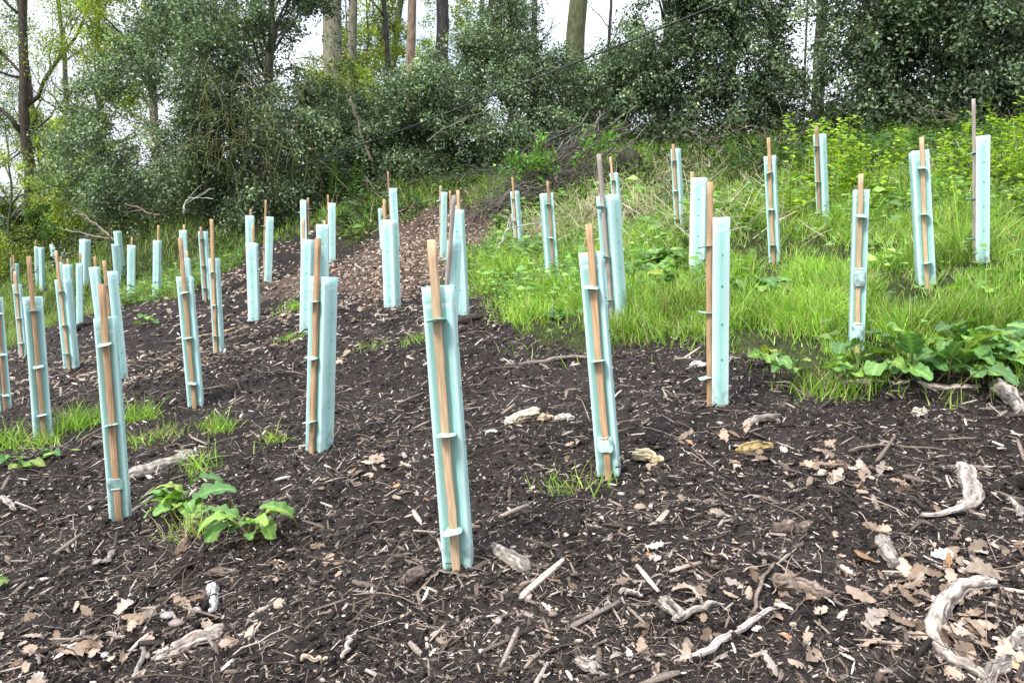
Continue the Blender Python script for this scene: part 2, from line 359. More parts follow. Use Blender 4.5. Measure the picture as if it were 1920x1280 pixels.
def zones(x, y):
    jx = x + 0.5 * fbm2(x * 2.5, y * 2.5, 3, 41) * np.clip(y / 5, 0.6, 2); jy = y + 0.6 * fbm2(x * 2.5 + 40, y * 2.5, 3, 45) * np.clip(y / 5, 0.6, 2)
    return inside(Z_BANK, jx, jy), inside(Z_LEFT, jx, jy), inside(Z_LITTER, jx, jy)

# ------------------------------------------------------------------ ground sheet
def lines(lo, hi, d0, d1, step, far):
    a = [lo]
    while a[-1] < d0: a.append(min(d0, a[-1] + max(step, (d0 - a[-1]) * far)))
    while a[-1] < d1: a.append(a[-1] + step)
    while a[-1] < hi: a.append(a[-1] + max(step, (a[-1] - d1) * far))
    return np.array(a)
gx = lines(-260, 260, -3.0, 3.0, 0.011, 0.045); gy = lines(-120, 320, 1.3, 6.0, 0.011, 0.035)
X, Y = np.meshgrid(gx, gy); Zg = gfine(X, Y)
nx, ny = len(gx), len(gy)
zb, zl, zt = zones(X.ravel(), Y.ravel())
nz_ = fbm2(X.ravel() * 6, Y.ravel() * 6, 4, 60) + 0.5
cs = np.array([0.023, 0.0185, 0.0165])[None] * (0.5 + 1.1 * nz_[:, None])
cg = np.array([0.030, 0.036, 0.013])[None] * (0.5 + nz_[:, None]); cl = np.array([0.085, 0.06, 0.045])[None] * (0.4 + nz_[:, None])
col = np.where((zb | zl)[:, None], cg, cs); col = np.where(zt[:, None] & ~zb[:, None], cl, col)
I = (np.arange(ny - 1)[:, None] * nx + np.arange(nx - 1)[None]).ravel()
gm = mesh_np("ground", np.stack([X.ravel(), Y.ravel(), Zg.ravel()], -1), np.stack([I, I + 1, I + nx + 1, I + nx], -1), col, [M_SOIL], smooth=True)
link("ground", gm, label="sloping hillside of dark mulch and green bank", cat="ground", kind="structure")

# ------------------------------------------------------------------ trees
def bez(p0, p1, p2, n):
    t = np.linspace(0, 1, n)[:, None]; return (1 - t) ** 2 * p0 + 2 * t * (1 - t) * p1 + t * t * p2
def wobble(pts, amp, r):
    n = len(pts); k = np.cumsum(r.normal(size=(n, 3)), axis=0); k -= np.linspace(0, 1, n)[:, None] * k[-1]; k[0] = 0
    return pts + k * amp
LEAF5 = np.array([[0, 0, 0], [0.5, 0.42, 0.13], [0, 1, 0.02], [-0.5, 0.42, 0.13], [0, 0.45, -0.02]], float)
LEAF5Q = np.array([[0, 1, 2, 4], [0, 4, 2, 3]])

def sprays(acc, P, out, r, per, spread, L, W, cols, cvar=0.3, droop=0.2, face=0.6, pc=None):
    """leafy twig ends: 'per' leaves about each point"""
    N = len(P); c = np.repeat(P, per, axis=0); o = np.repeat(out, per, axis=0); M = N * per
    off = r.normal(size=(M, 3)) * spread; pos = c + off
    d = unit(M, r) + 0.7 * o; d[:, 2] -= droop
    nr = unit(M, r) + face * (o + np.array([0, 0, 0.6]))
    l = L * r.uniform(0.65, 1.3, M); wd = W * r.uniform(0.7, 1.25, M)
    R = frames(d, nr, wd, l, l)
    cc = np.asarray(cols)[r.integers(0, len(cols), M)] * np.exp(r.normal(0, cvar, (M, 1))) * np.repeat(np.exp(r.normal(0, 0.15, (N, 1))) if pc is None else pc[:, None], per, axis=0)
    acc.scat(LEAF5, LEAF5Q, R, pos, np.clip(cc, 0, 0.6))

HOLLY_C = [(0.098, 0.155, 0.078), (0.135, 0.195, 0.098), (0.078, 0.13, 0.070), (0.175, 0.22, 0.105)]
def crown_points(r, N, rx, ry, z0, z1, prof, shell=0.55, gap=0.42, gs=0.9, seed=0):
    """points in a crown; prof(t) is its radius factor from foot (t=0) to tip (t=1)"""
    out = []; tot = 0
    while tot < N:
        M = N * 3; t = r.random(M); a = r.random(M) * 2 * math.pi; k = np.where(r.random(M) < shell, r.uniform(0.75, 1.05, M), np.sqrt(r.random(M)))
        R = prof(t); lump = 0.78 + 0.45 * noise2(a * 2.2 / math.pi * 2 + seed, t * 7 + seed, seed)
        p = np.stack([rx * R * k * lump * np.cos(a), ry * R * k * lump * np.sin(a), z0 + t * (z1 - z0)], -1)
        g = 0.65 * noise3(p / gs + seed * 7.7, seed) + 0.35 * noise3(p / gs * 2.3 + seed, seed + 5)
        keep = (g > gap - 0.04 + 0.16 * t) & (r.random(M) < np.clip(R, 0.05, 1)); out.append(p[keep]); tot += keep.sum()
    return np.concatenate(out)[:N]

def holly(px, D, rx, hgt, N, label, seed, ry=None, z0=0.0, prof=None, trunk_r=0.09, lean=0.0, gap=0.42, hang=0, tint=1.0, limbs=26, leaf=0.063, name="holly_tree", group="holly trees along the wood edge", cols=None, mcrown=None, dens=1.95, per=8):
    r = np.random.default_rng(seed); b = at(px, D); ry = ry or rx
    prof = prof or (lambda t: np.sin(np.clip(t * 0.86 + 0.16, 0, 1) * math.pi) ** 0.7)
    N = int(N * dens); root = thing(name, label, "tree", b, group)
    A = Acc(); zt = hgt * 0.93
    tp = wobble(bez(np.array([0, 0, -0.25]), np.array([lean * 0.3, 0.1, zt * 0.5]), np.array([lean, 0, zt]), 14), 0.035, r)
    V, Q, T = tubeVQ(tp, np.linspace(trunk_r, 0.012, 14), 9, jit=0.08, r=r)
    bark = np.array([0.085, 0.085, 0.06]); A.add(V, Q, T, bark)
    P = crown_points(r, N, rx, ry, z0, hgt, prof, gap=gap, seed=seed)
    P[:, 0] += lean * P[:, 2] / hgt
    for i in r.integers(0, N, limbs):
        q = P[i]; s = tp[int(np.clip((q[2] * 0.75 + 0.1) / zt, 0.05, 0.95) * 13)]
        m = (s + q) / 2 + np.array([0, 0, 0.25 * r.random()])
        lp = wobble(bez(s, m, q, 9), 0.025, r); V, Q, T = tubeVQ(lp, np.linspace(0.028, 0.005, 9) * r.uniform(0.6, 1.3), 5, r=r); A.add(V, Q, T, bark * r.uniform(0.7, 1.5))
    link("trunk", A.mesh("holly_trunk", M_BARK, True), root)
    C = Acc(); NB = max(20, N // 11); Q0 = P[r.integers(0, N, NB)]; o = Q0 * np.array([1, 1, 0.5]) - np.array([0, 0, hgt * 0.2]); o /= np.linalg.norm(o, axis=1, keepdims=True) + 1e-6
    d = o + 0.55 * unit(NB, r); d /= np.linalg.norm(d, axis=1, keepdims=True); L = r.uniform(0.35, 0.95, NB) * min(1.0, rx * 0.7); bf = np.exp(r.normal(0, 0.42, NB))
    TW = Acc()
    u = r.random((NB, 11)) ** 0.8; B = (Q0 - d * L[:, None] * 0.5)[:, None] + d[:, None] * (u * L[:, None])[..., None]; B[..., 2] -= 0.35 * (u * L[:, None]) ** 2
    for i in range(NB):
        t5 = np.linspace(-0.25, 1, 5); bp = (Q0[i] - d[i] * L[i] * 0.5) + d[i] * (t5 * L[i])[:, None]; bp[:, 2] -= 0.35 * (np.clip(t5, 0, 1) * L[i]) ** 2
        V, Q, T = tubeVQ(bp, np.linspace(0.007, 0.002, 5), 3, cap=False, r=r); TW.add(V, Q, None, bark * r.uniform(0.6, 1.5))
    Bp = B.reshape(-1, 3); cc = np.array(cols if cols is not None else HOLLY_C) * tint
    sprays(C, Bp, np.repeat(d, 11, axis=0), r, per, 0.075, leaf, leaf * 0.56, cc, pc=np.repeat(bf, 11) * np.exp(r.normal(0, 0.15, NB * 11)))
    link("crown", C.mesh("holly_crown", mcrown or M_HOLLY), root); link("twigs", TW.mesh("holly_twigs", M_TWIG), root, kind="stuff")
    if hang:
        A = Acc()
        for i in range(hang):
            a = r.uniform(-2.6, -0.3); k = r.uniform(0.6, 1.08); z = r.uniform(0.17, 0.45) * hgt
            s = np.array([rx * 0.95 * math.cos(a) * k + 0.15, ry * math.sin(a) * k * 0.9, z]); L = r.uniform(0.5, 1.3)
            e = s + np.array([r.normal(0, 0.35), -0.25 * r.random() - 0.1, -L]); m = s + np.array([(e[0] - s[0]) * 1.1, -0.35, 0.1])
            lp = wobble(bez(s, m, e, 10), 0.03, r); V, Q, T = tubeVQ(lp, np.linspace(0.010, 0.003, 10) * r.uniform(0.6, 1.2), 5, r=r)
            A.add(V, Q, T, np.array([0.15, 0.155, 0.055]) * r.uniform(0.4, 1.2))
            if r.random() < 0.7:
                s2 = lp[5]; e2 = s2 + np.array([r.normal(0, 0.3), -0.1, -0.5 * L]); lp2 = wobble(bez(s2, (s2 + e2) / 2 + 0.1, e2, 7), 0.02, r)
                V, Q, T = tubeVQ(lp2, np.linspace(0.006, 0.003, 7), 4, r=r); A.add(V, Q, T, np.array([0.15, 0.155, 0.055]) * r.uniform(0.4, 1.2))
        link("hanging_branches", A.mesh("hanging_branches", M_TWIG, True), root)
    return root

cone = lambda t: np.clip(1.02 - t, 0, 1) ** 0.75 * np.clip(t * 9 + 0.55, 0, 1)
full = lambda t: np.clip(1.35 - t * 1.05, 0, 1) ** 0.6 * np.clip(t * 5 + 0.6, 0, 1)
barrel = lambda t: np.sin(np.clip(t * 0.8 + 0.2, 0, 1) * math.pi) ** 0.45
taper = lambda t: np.clip(1.25 - t * 0.95, 0, 1) ** 0.8 * np.clip(t * 5 + 0.6, 0, 1)
holly(355, 15.2, 1.95, 4.7, 3500, "big grey green holly at the left with rounded open outline", 101, ry=1.6, prof=taper, gap=0.47, lean=0.3, tint=1.1)
holly(490, 14.2, 1.25, 5.6, 3200, "tall holly with yellowish drooping bare branches, left of the big beech trunk", 102, ry=1.3, prof=barrel, lean=0.35, hang=95, trunk_r=0.13, gap=0.47)
holly(580, 16.5, 1.1, 2.1, 1500, "dark holly bush filling the space behind the drooping one", 103, prof=full, tint=0.8)
holly(690, 15.5, 1.15, 1.7, 1500, "low twiggy holly in front of the pale dead trunk", 104, prof=full, gap=0.49, leaf=0.058, tint=1.2)
holly(805, 14.8, 1.15, 2.0, 1700, "rounded low holly between the dead trunk and the conical one", 105, prof=full, leaf=0.06, tint=1.15)
holly(955, 15.0, 1.6, 3.6, 3200, "conical holly with pointed top in the middle of the wood edge", 106, prof=cone, gap=0.44, leaf=0.058, tint=1.1)
holly(1075, 16.8, 1.0, 2.1, 1300, "low holly at the foot of the mossy beech trunk", 107, prof=full)
holly(1165, 16.8, 1.1, 2.3, 1700, "low holly behind the upper end of the brush pile", 113, prof=full, tint=0.9)
holly(1240, 13.2, 0.95, 5.4, 2300, "leaning holly with visible pale stem right of the brush pile", 108, prof=barrel, z0=0.8, lean=0.15, trunk_r=0.11, gap=0.45)
holly(1365, 13.0, 0.95, 5.2, 2800, "broad grey green holly left of the bright gap in the trees", 109, prof=taper)
holly(1655, 11.4, 0.98, 6.2, 3200, "dense dark holly right of the bright gap in the trees", 110, prof=barrel, tint=0.95, gap=0.38)
holly(1772, 11.1, 1.08, 6.0, 3200, "dense dark holly behind the very tall weathered stake", 111, prof=barrel, tint=0.9, gap=0.38)
holly(1935, 11.0, 1.0, 5.8, 2600, "dark holly cut by the right edge of the wood", 112, prof=taper, tint=0.9)

def broadleaf(px, D, r0, hgt, label, seed, lean=(0, 0), limbs=8, lo=0.35, N=0, leafc=None, crown_r=2.5, bark=(0.09, 0.085, 0.07), leaf=0.07, name="beech_tree", cat="tree", group=None, bend=0.0, cz=(0.3, 1.0), fork=None, gap=0.5, up=0.55, twigs=5, spread=0.14):
    r = np.random.default_rng(seed); b = at(px, D); root = thing(name, label, cat, b, group); A = Acc(); bark = np.array(bark)
    n = 16; top = np.array([lean[0], lean[1], hgt]); tp = wobble(bez(np.array([0, 0, -0.4]), np.array([lean[0] * 0.35 + bend, 0, hgt * 0.5]), top, n), r0 * 0.22, r)
    tr = r0 * (1.0 - 0.62 * np.linspace(0, 1, n)); tr[0] *= 1.35; tr[1] *= 1.08
    V, Q, T = tubeVQ(tp, tr, 12, jit=0.05, r=r); A.add(V, Q, T, bark)
    tips = []
    def grow(s, d, L, rad, depth):
        d = d / np.linalg.norm(d); e = s + d * L + np.array([0, 0, up * L * 0.3]); m = s + d * L * 0.5
        k = 8; lp = wobble(bez(s, m, e, k), L * 0.025, r); V, Q, T = tubeVQ(lp, np.linspace(rad, rad * 0.35, k), 6 if depth < 2 else 4, r=r); A.add(V, Q, T, bark * r.uniform(0.8, 1.15))
        if depth >= 3: tips.append(lp[-1]); tips.append(lp[4]); return
        for q in range(twigs if depth else twigs):
            j = r.integers(2, k); nd = d + 0.75 * unit(1, r)[0] + np.array([0, 0, 0.25 * up]); grow(lp[j], nd, L * r.uniform(0.35, 0.6), rad * 0.45 * (1 - 0.06 * j), depth + 1)
    for i in range(limbs):
        t = r.uniform(lo, 0.98); j = int(t * (n - 1)); a = r.random() * 2 * math.pi
        grow(tp[j], np.array([math.cos(a), math.sin(a), r.uniform(0.1, 1.0)]), crown_r * r.uniform(0.6, 1.1) * (1.1 - 0.4 * t), tr[j] * 0.38, 1)
    if fork:
        for fz, fd, fl, fr in fork:
            grow(tp[int(fz * (n - 1))], np.array(fd, float), fl, r0 * fr, 1)
    link("trunk", A.mesh("tree_trunk", M_BARK, True), root)
    if N:
        tips = np.array(tips); P = tips[r.integers(0, len(tips), N)] + r.normal(0, spread, (N, 3))
        P = P[(P[:, 2] > cz[0] * hgt) & (noise3(P / 0.9, seed) > gap - 0.15)]
        C = Acc(); o = P - np.array([0, 0, hgt * 0.5]); o /= np.linalg.norm(o, axis=1, keepdims=True) + 1e-6
        sprays(C, P, o, r, 6, 0.13, leaf, leaf * 0.62, leafc, cvar=0.25, droop=0.1)
        link("crown", C.mesh("tree_crown", M_LEAF), root)
    return root
YG = [(0.28, 0.36, 0.045), (0.21, 0.32, 0.045), (0.33, 0.38, 0.065), (0.16, 0.26, 0.04)]
MG = [(0.07, 0.15, 0.025), (0.10, 0.19, 0.03), (0.05, 0.11, 0.02)]
BEECH = (0.19, 0.18, 0.125)
for k, (px, D, rx, z0, h, n, lab) in enumerate(((200, 21, 1.15, 0.3, 5.6, 1800, "yellow green young beech filling the space left of the big rounded holly"), (120, 26, 1.5, 0.3, 4.8, 1300, "thin yellow green young beech behind the thin leaning tree"),
        (20, 23, 1.7, 0.2, 4.9, 2000, "bright green leafy young beech low under the tall dark tree"), (300, 21, 1.7, 4.2, 8.0, 1300, "yellow green beech crown showing over the big rounded holly"), (425, 21, 1.4, 4.4, 8.0, 1000, "yellow green beech crown showing over the drooping holly"),
        (695, 21, 1.2, 0.8, 7.0, 2200, "yellow green young beech between the left beech and the pale dead trunk"), (880, 24, 1.6, 3.0, 7.5, 600, "thin leaved young beech right of the forked trunk"), (655, 24, 1.3, 2.6, 7.0, 1100, "yellow green beech crown close behind the left beech trunk"), (775, 25, 1.4, 1.5, 5.5, 1200, "yellow green beech crown behind the pale dead trunk"))):
    holly(px, D, rx, h, n, lab, 350 + k, prof=full if z0 < 2 else barrel, z0=z0, name="young_beech", group="young beeches coming into leaf", cols=YG, mcrown=M_LEAF, gap=0.50, leaf=0.075, limbs=14, trunk_r=0.05, dens=1.6, per=7)
broadleaf(625, 18, 0.25, 13, "thick smooth beech trunk rising left of centre, behind the hollies", 201, limbs=6, lo=0.5, bark=BEECH, N=700, leafc=YG, crown_r=2.4)
broadleaf(1067, 19, 0.25, 13, "thick mossy beech trunk rising right of centre above the brush pile", 202, limbs=6, lo=0.42, bark=(0.10, 0.105, 0.055), N=350, leafc=YG)
broadleaf(668, 20, 0.15, 11, "curved grey trunk close right of the left beech", 203, bend=-0.35, lean=(0.3, 0), limbs=7, lo=0.35, N=900, leafc=YG, bark=BEECH)
broadleaf(700, 23, 0.13, 12, "leaning slender trunk in yellow green leaves behind the curved one", 204, lean=(1.9, 0.4), limbs=12, lo=0.15, N=2600, leafc=YG, crown_r=2.6)
broadleaf(757, 16.5, 0.11, 8.5, "pale dead trunk with stripped bark in the middle of the wood", 205, lean=(0.25, 0), bend=0.12, limbs=3, lo=0.5, bark=(0.22, 0.16, 0.115), name="dead_tree", crown_r=1.0)
broadleaf(742, 19, 0.075, 9, "thin dark trunk just left of the pale dead one", 206, lean=(-0.5, 0), limbs=6, lo=0.3, bark=(0.05, 0.045, 0.04))
broadleaf(826, 20, 0.2, 11, "dark forked trunk with one limb sweeping up to the right", 207, limbs=4, lo=0.6, bark=(0.055, 0.052, 0.046), fork=[(0.33, (0.75, 0, 0.75), 3.6, 0.55)], N=250, leafc=YG)
broadleaf(900, 22, 0.1, 11, "slender trunk behind the tip of the conical holly", 208, limbs=6, lo=0.3, bark=(0.075, 0.08, 0.055), N=400, leafc=YG)
broadleaf(1522, 16, 0.125, 10, "dark straight trunk at the right side of the bright gap", 209, limbs=5, lo=0.5, bark=(0.05, 0.045, 0.042))
broadleaf(1497, 22, 0.04, 8, "thin sapling trunk standing in the bright gap", 210, limbs=6, lo=0.2, bark=(0.05, 0.045, 0.04), crown_r=0.9)
broadleaf(1818, 11.6, 0.045, 6.5, "slim grey stem in front of the dark hollies at the right", 211, limbs=5, lo=0.3, bark=(0.14, 0.13, 0.10), crown_r=0.8, lean=(-0.1, 0))
broadleaf(1910, 15, 0.12, 9, "dark trunk beside the right edge behind the hollies", 212, limbs=5, lo=0.4, bark=(0.05, 0.045, 0.04))
broadleaf(62, 25, 0.19, 13, "tall dark tree at the far left with bare forking limbs", 213, lean=(0.3, 0), limbs=12, lo=0.36, bark=(0.06, 0.05, 0.038), crown_r=3.2, fork=[(0.36, (-0.7, 0, 0.8), 4, 0.4), (0.42, (0.7, 0, 0.8), 4.2, 0.38), (0.34, (0.7, 0.1, 0.6), 2.6, 0.2)], N=220, leafc=YG, up=0.8)
broadleaf(92, 27, 0.10, 11, "thin leaning tree next to the tall dark one at the left", 214, lean=(-0.8, 0), limbs=9, lo=0.25, bark=(0.06, 0.045, 0.035), crown_r=2.0, N=200, leafc=YG)
broadleaf(205, 24, 0.13, 7, "yellow green young tree between the tall dark tree and the big holly", 215, limbs=18, lo=0.12, bark=(0.08, 0.07, 0.05), N=2200, leafc=YG, crown_r=1.5, gap=0.4)
broadleaf(135, 30, 0.14, 11, "sparse yellow green tree with sky showing through, left of the big holly", 216, limbs=14, lo=0.15, N=700, leafc=YG, crown_r=2.4)
broadleaf(-10, 27, 0.14, 8, "bright green leafy tree cut by the left edge", 217, limbs=16, lo=0.10, N=3400, leafc=MG + YG, crown_r=2.4, gap=0.42)
broadleaf(300, 24, 0.14, 12, "yellow leaved tree showing above the big rounded holly", 218, limbs=14, lo=0.3, N=2600, leafc=YG, crown_r=2.4, bark=BEECH)
broadleaf(365, 26, 0.14, 12, "grey trunk seen through the top of the big rounded holly", 219, limbs=7, lo=0.45, bark=BEECH, N=500, leafc=YG)
broadleaf(440, 24, 0.11, 12, "slim tree with yellow green leaves above the drooping holly", 220, limbs=10, lo=0.4, N=1100, leafc=YG, crown_r=2.2)
broadleaf(1000, 30, 0.16, 13, "distant trunk behind the conical holly near the mossy beech", 221, limbs=8, lo=0.4, bark=(0.07, 0.065, 0.05), N=250, leafc=YG)
broadleaf(1140, 24, 0.07, 9, "thin bare tree in the white gap right of the mossy beech", 222, limbs=8, lo=0.3, bark=(0.06, 0.05, 0.045), crown_r=1.6)
for k, (px, D, rx, h, lab) in enumerate(((60, 30, 1.6, 2.4, "low green shrub under the tall dark tree at the left"), (-20, 24, 1.8, 2.4, "low bright shrub at the left edge of the far grass"),
                                         (190, 23, 1.5, 2.6, "low green shrub before the yellow green young tree"), (265, 19, 1.1, 1.8, "dark low shrub beside the bent bare branches"),
                                         (650, 17, 0.9, 2.4, "yellow green shrub at the foot of the left beech"))):
    holly(px, D, rx, h, 900, lab, 300 + k, prof=full, name="shrub", group="low shrubs at the wood edge", cols=[MG, MG, MG, HOLLY_C, MG + YG][k], mcrown=M_LEAF, limbs=10, trunk_r=0.03, leaf=0.07)

# ------------------------------------------------------------------ tree shelters
AQ = np.array([0.335, 0.65, 0.585]); AQE = np.array([0.76, 0.92, 0.88]); AQD = np.array([0.10, 0.20, 0.18])
def tube_mesh(seed):
    r = np.random.default_rng(seed)
    def prof(z, k=1.0, inset=0.0):
        top = np.clip((z - 0.655) / 0.07, 0, 1); go = 0.030 - 0.0 * top + 0.008 * top; gd = -0.034; e = 0.0032
        bow = 0.0016 * math.sin(z * 9 + seed)
        p = [(-0.045, -0.045 + e), (-0.045 + e, -0.045), (-go, -0.045), (-0.017 - 0.006 * top, gd), (0.017 + 0.006 * top, gd), (go, -0.045), (0.045 - e, -0.045), (0.045, -0.045 + e),
             (0.046 + bow, 0.0), (0.045, 0.045 - e), (0.045 - e, 0.045), (0.0, 0.046 + bow), (-0.045 + e, 0.045), (-0.045, 0.045 - e), (-0.046 - bow, 0.0)]
        p = np.array(p) * k
        if inset:
            nrm = p / np.linalg.norm(p, axis=1, keepdims=True); p = p - nrm * inset
            p[2:6, 1] += inset * 1.6
        return p
    edge = np.array([0, 0, 0, 0, 0, 0, 0, 0, 1, 0, 0, 1, 0, 0, 1]) == 0
    zs = [0.0, 0.012, 0.08, 0.2, 0.33, 0.46, 0.59, 0.655, 0.69, 0.7035, 0.7065, 0.71, 0.75]
    A = Acc(); n = 15; V = []; C = []
    for z in zs:
        k = 1.0 + (0.012 if z > 0.705 else 0) + 0.012 * math.sin(z * 5 + seed * 2) * 0.5
        p = prof(z, k); V.append(np.c_[p, np.full(n, z)])
        c = np.repeat(AQ[None], n, 0).copy(); c[[0, 1, 6, 7, 9, 10, 12, 13]] = AQE * 0.9 + AQ * 0.1
        if 0.703 < z < 0.7068: c[:] = AQE
        if z > 0.74: c[:] = AQ * 0.5 + AQE * 0.5
        c *= 1 + 0.05 * r.uniform(-1, 1, (n, 1)); C.append(c)
    m = len(zs)
    Vi = []
    for z in zs[::-1]: Vi.append(np.c_[prof(z, 1.0, 0.0022), np.full(n, z)]); C.append(np.repeat(AQ[None] * 0.9, n, 0))
    VV = np.concatenate(V + Vi); m2 = 2 * m; i = np.arange(m2)[:, None] * n; j = np.arange(n)[None]
    i2 = ((np.arange(m2) + 1) % m2)[:, None] * n
    Q = np.stack([i + j, i + (j + 1) % n, i2 + (j + 1) % n, i2 + j], -1).reshape(-1, 4)
    A.add(VV, Q, C=np.concatenate(C))
    a = np.arange(10) * math.pi / 5
    def disc(pos, axis, rad, off, c, ring=None):
        ca, sa = np.cos(a), np.sin(a)
        e1 = np.array([0, 1.0, 0]) if axis[0] else np.array([1.0, 0, 0]); e2 = np.array([0, 0, 1.0])
        s = pos + axis * off; pts = s + rad * (ca[:, None] * e1 + sa[:, None] * e2)
        if ring is None: A.add(np.r_[pts, s[None]], T=[(q, (q + 1) % 10, 10) for q in range(10)], C=c)
        else:
            p2 = s + axis * 0.0012 + ring * (ca[:, None] * e1 + sa[:, None] * e2)
            A.add(np.r_[pts, p2], Q=[(q, (q + 1) % 10, 10 + (q + 1) % 10, 10 + q) for q in range(10)], C=c)
    for z in (0.19, 0.335, 0.48, 0.60):
        for ax, y in ((np.array([1.0, 0, 0]), 0.006), (np.array([-1.0, 0, 0]), 0.006), (np.array([0, 1.0, 0]), 0.0)):
            pos = ax * 0.0462 + (np.array([0, y, z + r.uniform(-0.004, 0.004)]))
            disc(pos, ax, 0.0062, 0.0012, AQ * 0.62, ring=0.0046)
            disc(pos, ax, 0.0030 if r.random() < 0.5 else 0.0022, 0.0020, AQD * r.uniform(0.5, 1.6))
    return A.mesh("shelter_tube", M_PLAST)
def stake_mesh(seed, cA):
    r = np.random.default_rng(seed); A = Acc(); zs = np.linspace(-0.55, 0.75, 27); n = 8; w, d, e = 0.0107, 0.0100, 0.0014
    b = np.array([(-w, -d + e), (-w + e, -d), (w - e, -d), (w, -d + e), (w, d - e), (w - e, d), (-w + e, d), (-w, d - e)])
    kn = r.uniform(-0.3, 0.1); wob = np.cumsum(r.normal(0, 0.0008, (27, 2)), 0); V = []; C = []
    for k, z in enumerate(zs):
        s = np.clip((z + 0.55) / 0.12, 0.15, 1) ; V.append(np.c_[b * s + wob[k] + r.normal(0, 0.0003, (n, 2)), np.full(n, z)])
        C.append(np.repeat((np.array(cA) * (1 + 0.06 * r.normal()) * (1 - 0.4 * math.exp(-((z - kn) / 0.012) ** 2)))[None], n, 0))
    V = np.concatenate(V); i = np.arange(26)[:, None] * n; j = np.arange(n)[None]
    Q = np.stack([i + j, i + (j + 1) % n, i + n + (j + 1) % n, i + n + j], -1).reshape(-1, 4)
    V = np.r_[V, [[wob[-1][0], wob[-1][1], 0.751]]]; T = [(26 * n + q, 26 * n + (q + 1) % n, 27 * n) for q in range(n)]
    C = np.concatenate(C + [np.array(cA)[None] * 0.8]); A.add(V, Q, T, np.clip(C, 0.02, 0.8)); return A.mesh("stake", M_STAKE)
def tie_mesh(bent, seed):
    """strap round the stake with a tab of rounded corners standing out in front"""
    A = Acc(); th = 0.0011
    W = [(-0.019, 0.010), (-0.020, -0.002), (-0.022, -0.014), (-0.029, -0.020), (-0.031, -0.027), (-0.029, -0.034), (-0.022, -0.037)]
    xs = []
    prof = [(0.022, 0.014), (0.008, 0.020), (-0.006, 0.024), (-0.016, 0.026), (-0.026, 0.026), (-0.038, 0.023), (-0.044, 0.016)]
    V = []
    for sgn in (1, -1):
        for q, (y, hw) in enumerate(prof):
            t = max(0, -(y + 0.004)); zc = -bent * t * 0.8; yc = y + min(abs(bent), 1.7) * t * 0.45
            for x in (-hw, -hw * 0.5, 0, hw * 0.5, hw): V.append((x, yc - 0.052, zc + sgn * th + 0.0035 * bent * (1 - (x / 0.031) ** 2) + 0.003 * math.sin(seed + x * 60)))
    m = len(prof); k = 5; Q = []
    for s in (0, 1):
        for i in range(m - 1):
            for j in range(k - 1):
                a = s * m * k + i * k + j; f = (a, a + 1, a + k + 1, a + k); Q.append(f if s else f[::-1])
    def rim(s, i, j): return s * m * k + i * k + j
    loop = [(0, j) for j in range(k)] + [(i, k - 1) for i in range(1, m)] + [(m - 1, j) for j in range(k - 2, -1, -1)] + [(i, 0) for i in range(m - 2, 0, -1)]
    for q in range(len(loop)):
        a, b = loop[q], loop[(q + 1) % len(loop)]; Q.append((rim(0, *a), rim(0, *b), rim(1, *b), rim(1, *a)))
    A.add(V, Q, C=AQ * 0.55 + AQE * 0.45)
    # collar hugging the stake
    cv, cq, ct = tubeVQ([(-0.0145, -0.033, 0.001), (-0.0145, -0.0595, 0.0)], 0.0016, 5); A.add(cv, cq, ct, AQE)
    cv, cq, ct = tubeVQ([(0.0145, -0.033, 0.001), (0.0145, -0.0595, 0.0)], 0.0016, 5); A.add(cv, cq, ct, AQE)
    cv, cq, ct = tubeVQ([(-0.0145, -0.0585, 0.0), (0.0145, -0.0585, 0.0)], 0.0022, 6); A.add(cv, cq, ct, AQE)
    return A.mesh("tie", M_PLAST)
TUBES = [tube_mesh(k) for k in range(5)]
STK = [stake_mesh(k, c) for k, c in enumerate(((0.46, 0.29, 0.16), (0.39, 0.245, 0.14), (0.49, 0.345, 0.21), (0.33, 0.21, 0.13)))]
STKG = stake_mesh(9, (0.34, 0.29, 0.25)); STKD = stake_mesh(10, (0.10, 0.065, 0.045))
TIES = [tie_mesh(b, k) for k, b in enumerate((0.1, -0.15, 0.3, 1.6, -1.5, 2.6))]
rs = np.random.default_rng(5)
WPX = [63, 47, 33, 56, 40, 33, 38, 36, 19, 33, 21, 17, 18, 19, 17, 16, 18, 24, 16, 18, 26, 25, 15, 34, 16, 16, 14, 27, 29, 14, 18, 26, 45, 17, 20, 33, 24, 26, 25, 40, 28, 17, 17, 16, 17, 22, 14, 10, 9, 9, 9, 11, 12, 20, 11, 6, 9, 6, 7, 5, 6]
def width_factor(Mx, target):
    """real girth of one shelter from its apparent width"""
    q = [Mx @ Vector((a * 0.046, b_ * 0.046, 0.6)) for a in (-1, 1) for b_ in (-1, 1)]
    u = [p.x / (p.y * cp - (p.z - CZ) * sp) * F for p in q]; return min(1.3, max(0.72, target / (max(u) - min(u))))
GREY = {28, 32, 40}; DARK = {43, 44, 45, 47}
BENT = {0: (1, 0, 0), 1: (2, 0, 3), 4: (0, 1, 4), 38: (2, 5, 5)}
